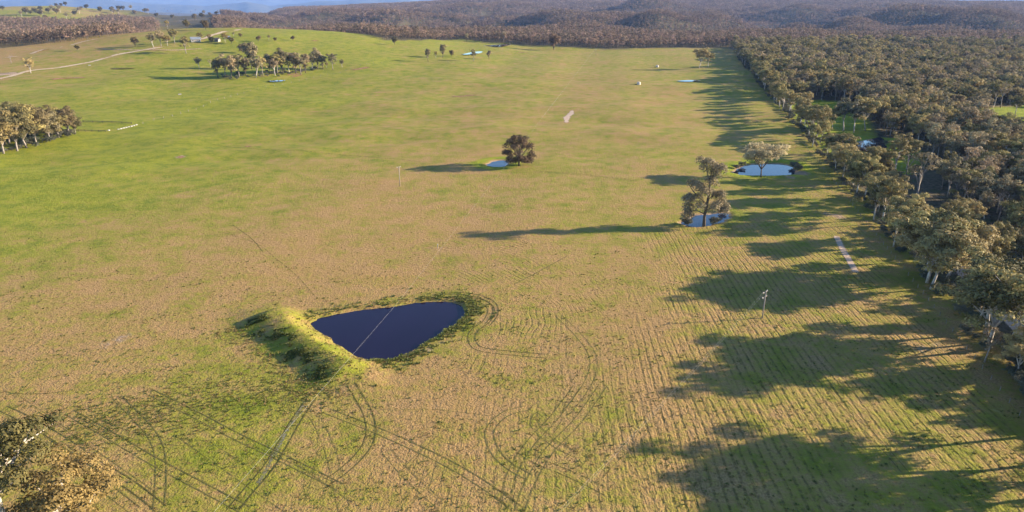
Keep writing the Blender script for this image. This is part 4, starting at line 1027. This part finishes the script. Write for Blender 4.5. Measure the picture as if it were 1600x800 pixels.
def house(name, u, v, w, d, h, roof, label, rz):
    x, y = sight(u, v); t = empty(name, (x, y, gz(x, y)), rz); tag(t, label, 'building'); rh = d * .32
    m = MB(); m.box((0, 0, h / 2 - .3), (w, d, h + .6)); m.add([(-w / 2, -d / 2, h), (-w / 2, d / 2, h), (-w / 2, 0, h + rh - .15), (w / 2, -d / 2, h), (w / 2, d / 2, h), (w / 2, 0, h + rh - .15)], [(0, 2, 1), (3, 4, 5)]); m.build('wall', M['whitewall'], t)
    o = .6; m = MB()
    for s in (-1, 1):
        a = [(-w / 2 - o, s * (d / 2 + o), h - .25), (w / 2 + o, s * (d / 2 + o), h - .25), (w / 2 + o, 0, h + rh), (-w / 2 - o, 0, h + rh)]
        b = [(p[0], p[1], p[2] + .18) for p in a]; m.add(a + b, [(0, 1, 2, 3), (7, 6, 5, 4), (0, 4, 5, 1), (1, 5, 6, 2), (2, 6, 7, 3), (3, 7, 4, 0)])
    rf = m.build('roof', M[roof], t); m = MB(); m.box((w * .28, .6, h + rh * .9), (.8, .8, 1.6)); m.build('chimney', M['roofred'], rf)
    m = MB(); m.box((-.6, -d / 2 - .03, 1.05), (1.0, .08, 2.1)); m.build('door', M['postwood'], t)
    for wx in (-w * .32, w * .12, w * .34):
        m = MB(); m.box((wx, -d / 2 - .03, 1.6), (1.4, .1, 1.2)); f = m.build('window', M['whitewall'], t); m = MB(); m.box((wx, -d / 2 - .09, 1.6), (1.2, .06, 1.0)); m.build('pane', M['glass'], f)
house('farmhouse', 306, 65, 12, 8, 3.4, 'roofgrey', 'white farmhouse with a blue-grey iron roof among the trees on the western slope', .5)
house('farm_shed', 340, 65, 6, 5, 3.2, 'roofred', 'small white farm shed with a rusty roof beside the dark garden tree', -.3)
house('farm_shed', 357, 61, 4, 4, 2.8, 'roofgrey', 'tiny pale shed below the russet tree on the farm slope', .2)

# ----------------------------------------------------------------------------------------------
# tussocks: grass that nobody could count
# ----------------------------------------------------------------------------------------------
def tussock(seed, n=9, h=.14, w=.6, mat='tuft'):
    r_ = np.random.RandomState(seed); V = []; T = []
    for i in range(n):
        a = r_.uniform(0, 6.28); b = r_.uniform(.1, 1) * w * .5; x, y = math.cos(a) * b * .5, math.sin(a) * b * .5; dx, dy = math.cos(a) * b, math.sin(a) * b; hh = h * r_.uniform(.6, 1.15); ww = r_.uniform(.06, .13)
        p = np.array((-math.sin(a), math.cos(a), 0)) * ww
        V += [np.array((x, y, -.05)) - p, np.array((x, y, -.05)) + p, np.array((x + dx, y + dy, hh)) + p * .5, np.array((x + dx, y + dy, hh)) - p * .5]; T += [r_.uniform(0, 1)] * 4
    return np_mesh('tussock', V, np.arange(len(V)).reshape(-1, 4), M[mat], False, dict(tint=T))
TUFT = source('tussock', [tussock(i) for i in range(4)] + [tussock(10 + i, 12, .20, .7, 'tuft_green') for i in range(4)])
r = np.random.RandomState(9)
n = 70000
tx = r.uniform(-270, 150, n); ty = 80 + 260 * r.rand(n) ** 1.25
k = (np.abs(tx) < .78 * (ty * .936 + 30) + 5) & (tx < row_x(ty) + 2)
cl = wav(tx, ty, 91, 23) + .7 * wav(tx, ty, 92, 7.5) + r.normal(0, .55, n); k &= cl > .1 + 2.5 * sstep(150, 330, ty)
dmin = np.minimum.reduce([poly_sdf(tx, ty, P) for nm, P, a, b in PONDS[:4]]); k &= dmin > .4
tx, ty = tx[k], ty[k]
gi = np.clip(np.searchsorted(xs, tx), 0, nx - 1); gj = np.clip(np.searchsorted(ys, ty), 0, ny - 1); gg = green.reshape(ny, nx)[gj, gi]
isg = r.rand(len(tx)) < gg * .6
mass('grass_tussocks', np.c_[tx, ty, ground(tx, ty)], r.uniform(.45, 1.05, len(tx)), np.where(isg, 4, 0) + r.randint(0, 4, len(tx)), TUFT, 8)
# rank rushes and long grass on the outer face of the bank and round the dam
t = .08 + .8 * r.rand(2400); bp = np.c_[np.interp(t, np.linspace(0, 1, len(BANK)), BANK[:, 0]), np.interp(t, np.linspace(0, 1, len(BANK)), BANK[:, 1])]
BT = np.gradient(BANK, axis=0).mean(0); BT /= np.linalg.norm(BT); BN = np.array((BT[1], -BT[0]))
off = r.gamma(9.0, .55, len(t)) + 1.3; bp = bp + BN * off[:, None] + r.normal(0, .5, bp.shape)
a = r.uniform(0, len(DAM), 1900); i0 = a.astype(int) % len(DAM); i1 = (i0 + 1) % len(DAM); dp = DAM[i0] + (DAM[i1] - DAM[i0]) * (a % 1)[:, None]; cn = DAM.mean(0)
o_ = dp - cn; o_ /= np.linalg.norm(o_, axis=1)[:, None]; dp = dp + o_ * (r.gamma(2, 1.3, len(dp))[:, None] + .5)
db, _, sd = line_dist(dp[:, 0], dp[:, 1], BANK); dp = dp[(db > 5) & (poly_sdf(dp[:, 0], dp[:, 1], DAM) > .3)]
gp_ = np.array(S_([(lambda a: (80 + 460 * a + r.normal(0, 25), 672 - 78 * a + r.normal(0, 22)))(r.rand()) for _ in range(1300)]))
bp = bp[wav(bp[:, 0], bp[:, 1], 95, 9) + .5 * wav(bp[:, 0], bp[:, 1], 96, 4) > .15]; az_ = np.arctan2(dp[:, 1] - cn[1], dp[:, 0] - cn[0]); dp = dp[r.rand(len(dp)) < np.clip(.22 + .8 * np.exp(-((az_ - .15) / .6) ** 2) + .7 * np.exp(-((az_ + 1.9) / .45) ** 2), 0, 1)]
allp = np.r_[bp, dp, gp_]; sc = np.r_[r.uniform(.8, 1.5, len(bp)), r.uniform(.8, 1.9, len(dp)), r.uniform(.5, .95, len(gp_))]
ft = r.rand(260); foot = np.c_[np.interp(ft, np.linspace(0, 1, len(BANK)), BANK[:, 0]), np.interp(ft, np.linspace(0, 1, len(BANK)), BANK[:, 1])] + BN * (9.5 + r.gamma(3, 1.3, 260))[:, None]
dry = np.array(S_([(lambda a: (80 + 470 * a + r.normal(0, 25), 668 - 78 * a + r.normal(0, 24)))(r.rand()) for _ in range(420)]))
rim = DAM[r.randint(0, len(DAM), 350)]; ro = rim - cn; rim = rim + ro / np.linalg.norm(ro, axis=1)[:, None] * r.gamma(2.5, .8, 350)[:, None] + r.normal(0, .8, (350, 2)); rim = rim[(poly_sdf(rim[:, 0], rim[:, 1], DAM) > .2)]
dryp = np.r_[foot, dry, rim]; allp = np.r_[allp, dryp]; sc = np.r_[sc, r.uniform(.7, 1.4, len(dryp))]
which = np.r_[4 + r.randint(0, 4, len(allp) - len(dryp)), r.randint(0, 4, len(dryp))]
mass('rushes', np.c_[allp, ground(allp[:, 0], allp[:, 1])], sc, which, TUFT, 12)

# ----------------------------------------------------------------------------------------------
# the air
# ----------------------------------------------------------------------------------------------
hz = MB(); hz.box((0, 16150, -212), (66000, 33700, 626))
haze = hz.build('haze', None)
hm = bpy.data.materials.new('haze_air'); hm.use_nodes = True; hn = hm.node_tree
hn.nodes.remove(hn.nodes['Principled BSDF']); pv = hn.nodes.new('ShaderNodeVolumePrincipled')
pv.inputs['Color'].default_value = (.29, .47, .94, 1); pv.inputs['Density'].default_value = 2.5e-5; pv.inputs['Anisotropy'].default_value = .1
hn.links.new(pv.outputs[0], hn.nodes['Material Output'].inputs['Volume']); haze.data.materials.append(hm); tag(haze, kind='stuff')
print('terrain', nx, ny, 'woodland', len(rest), 'forest', len(q2), 'tussocks', len(tx))
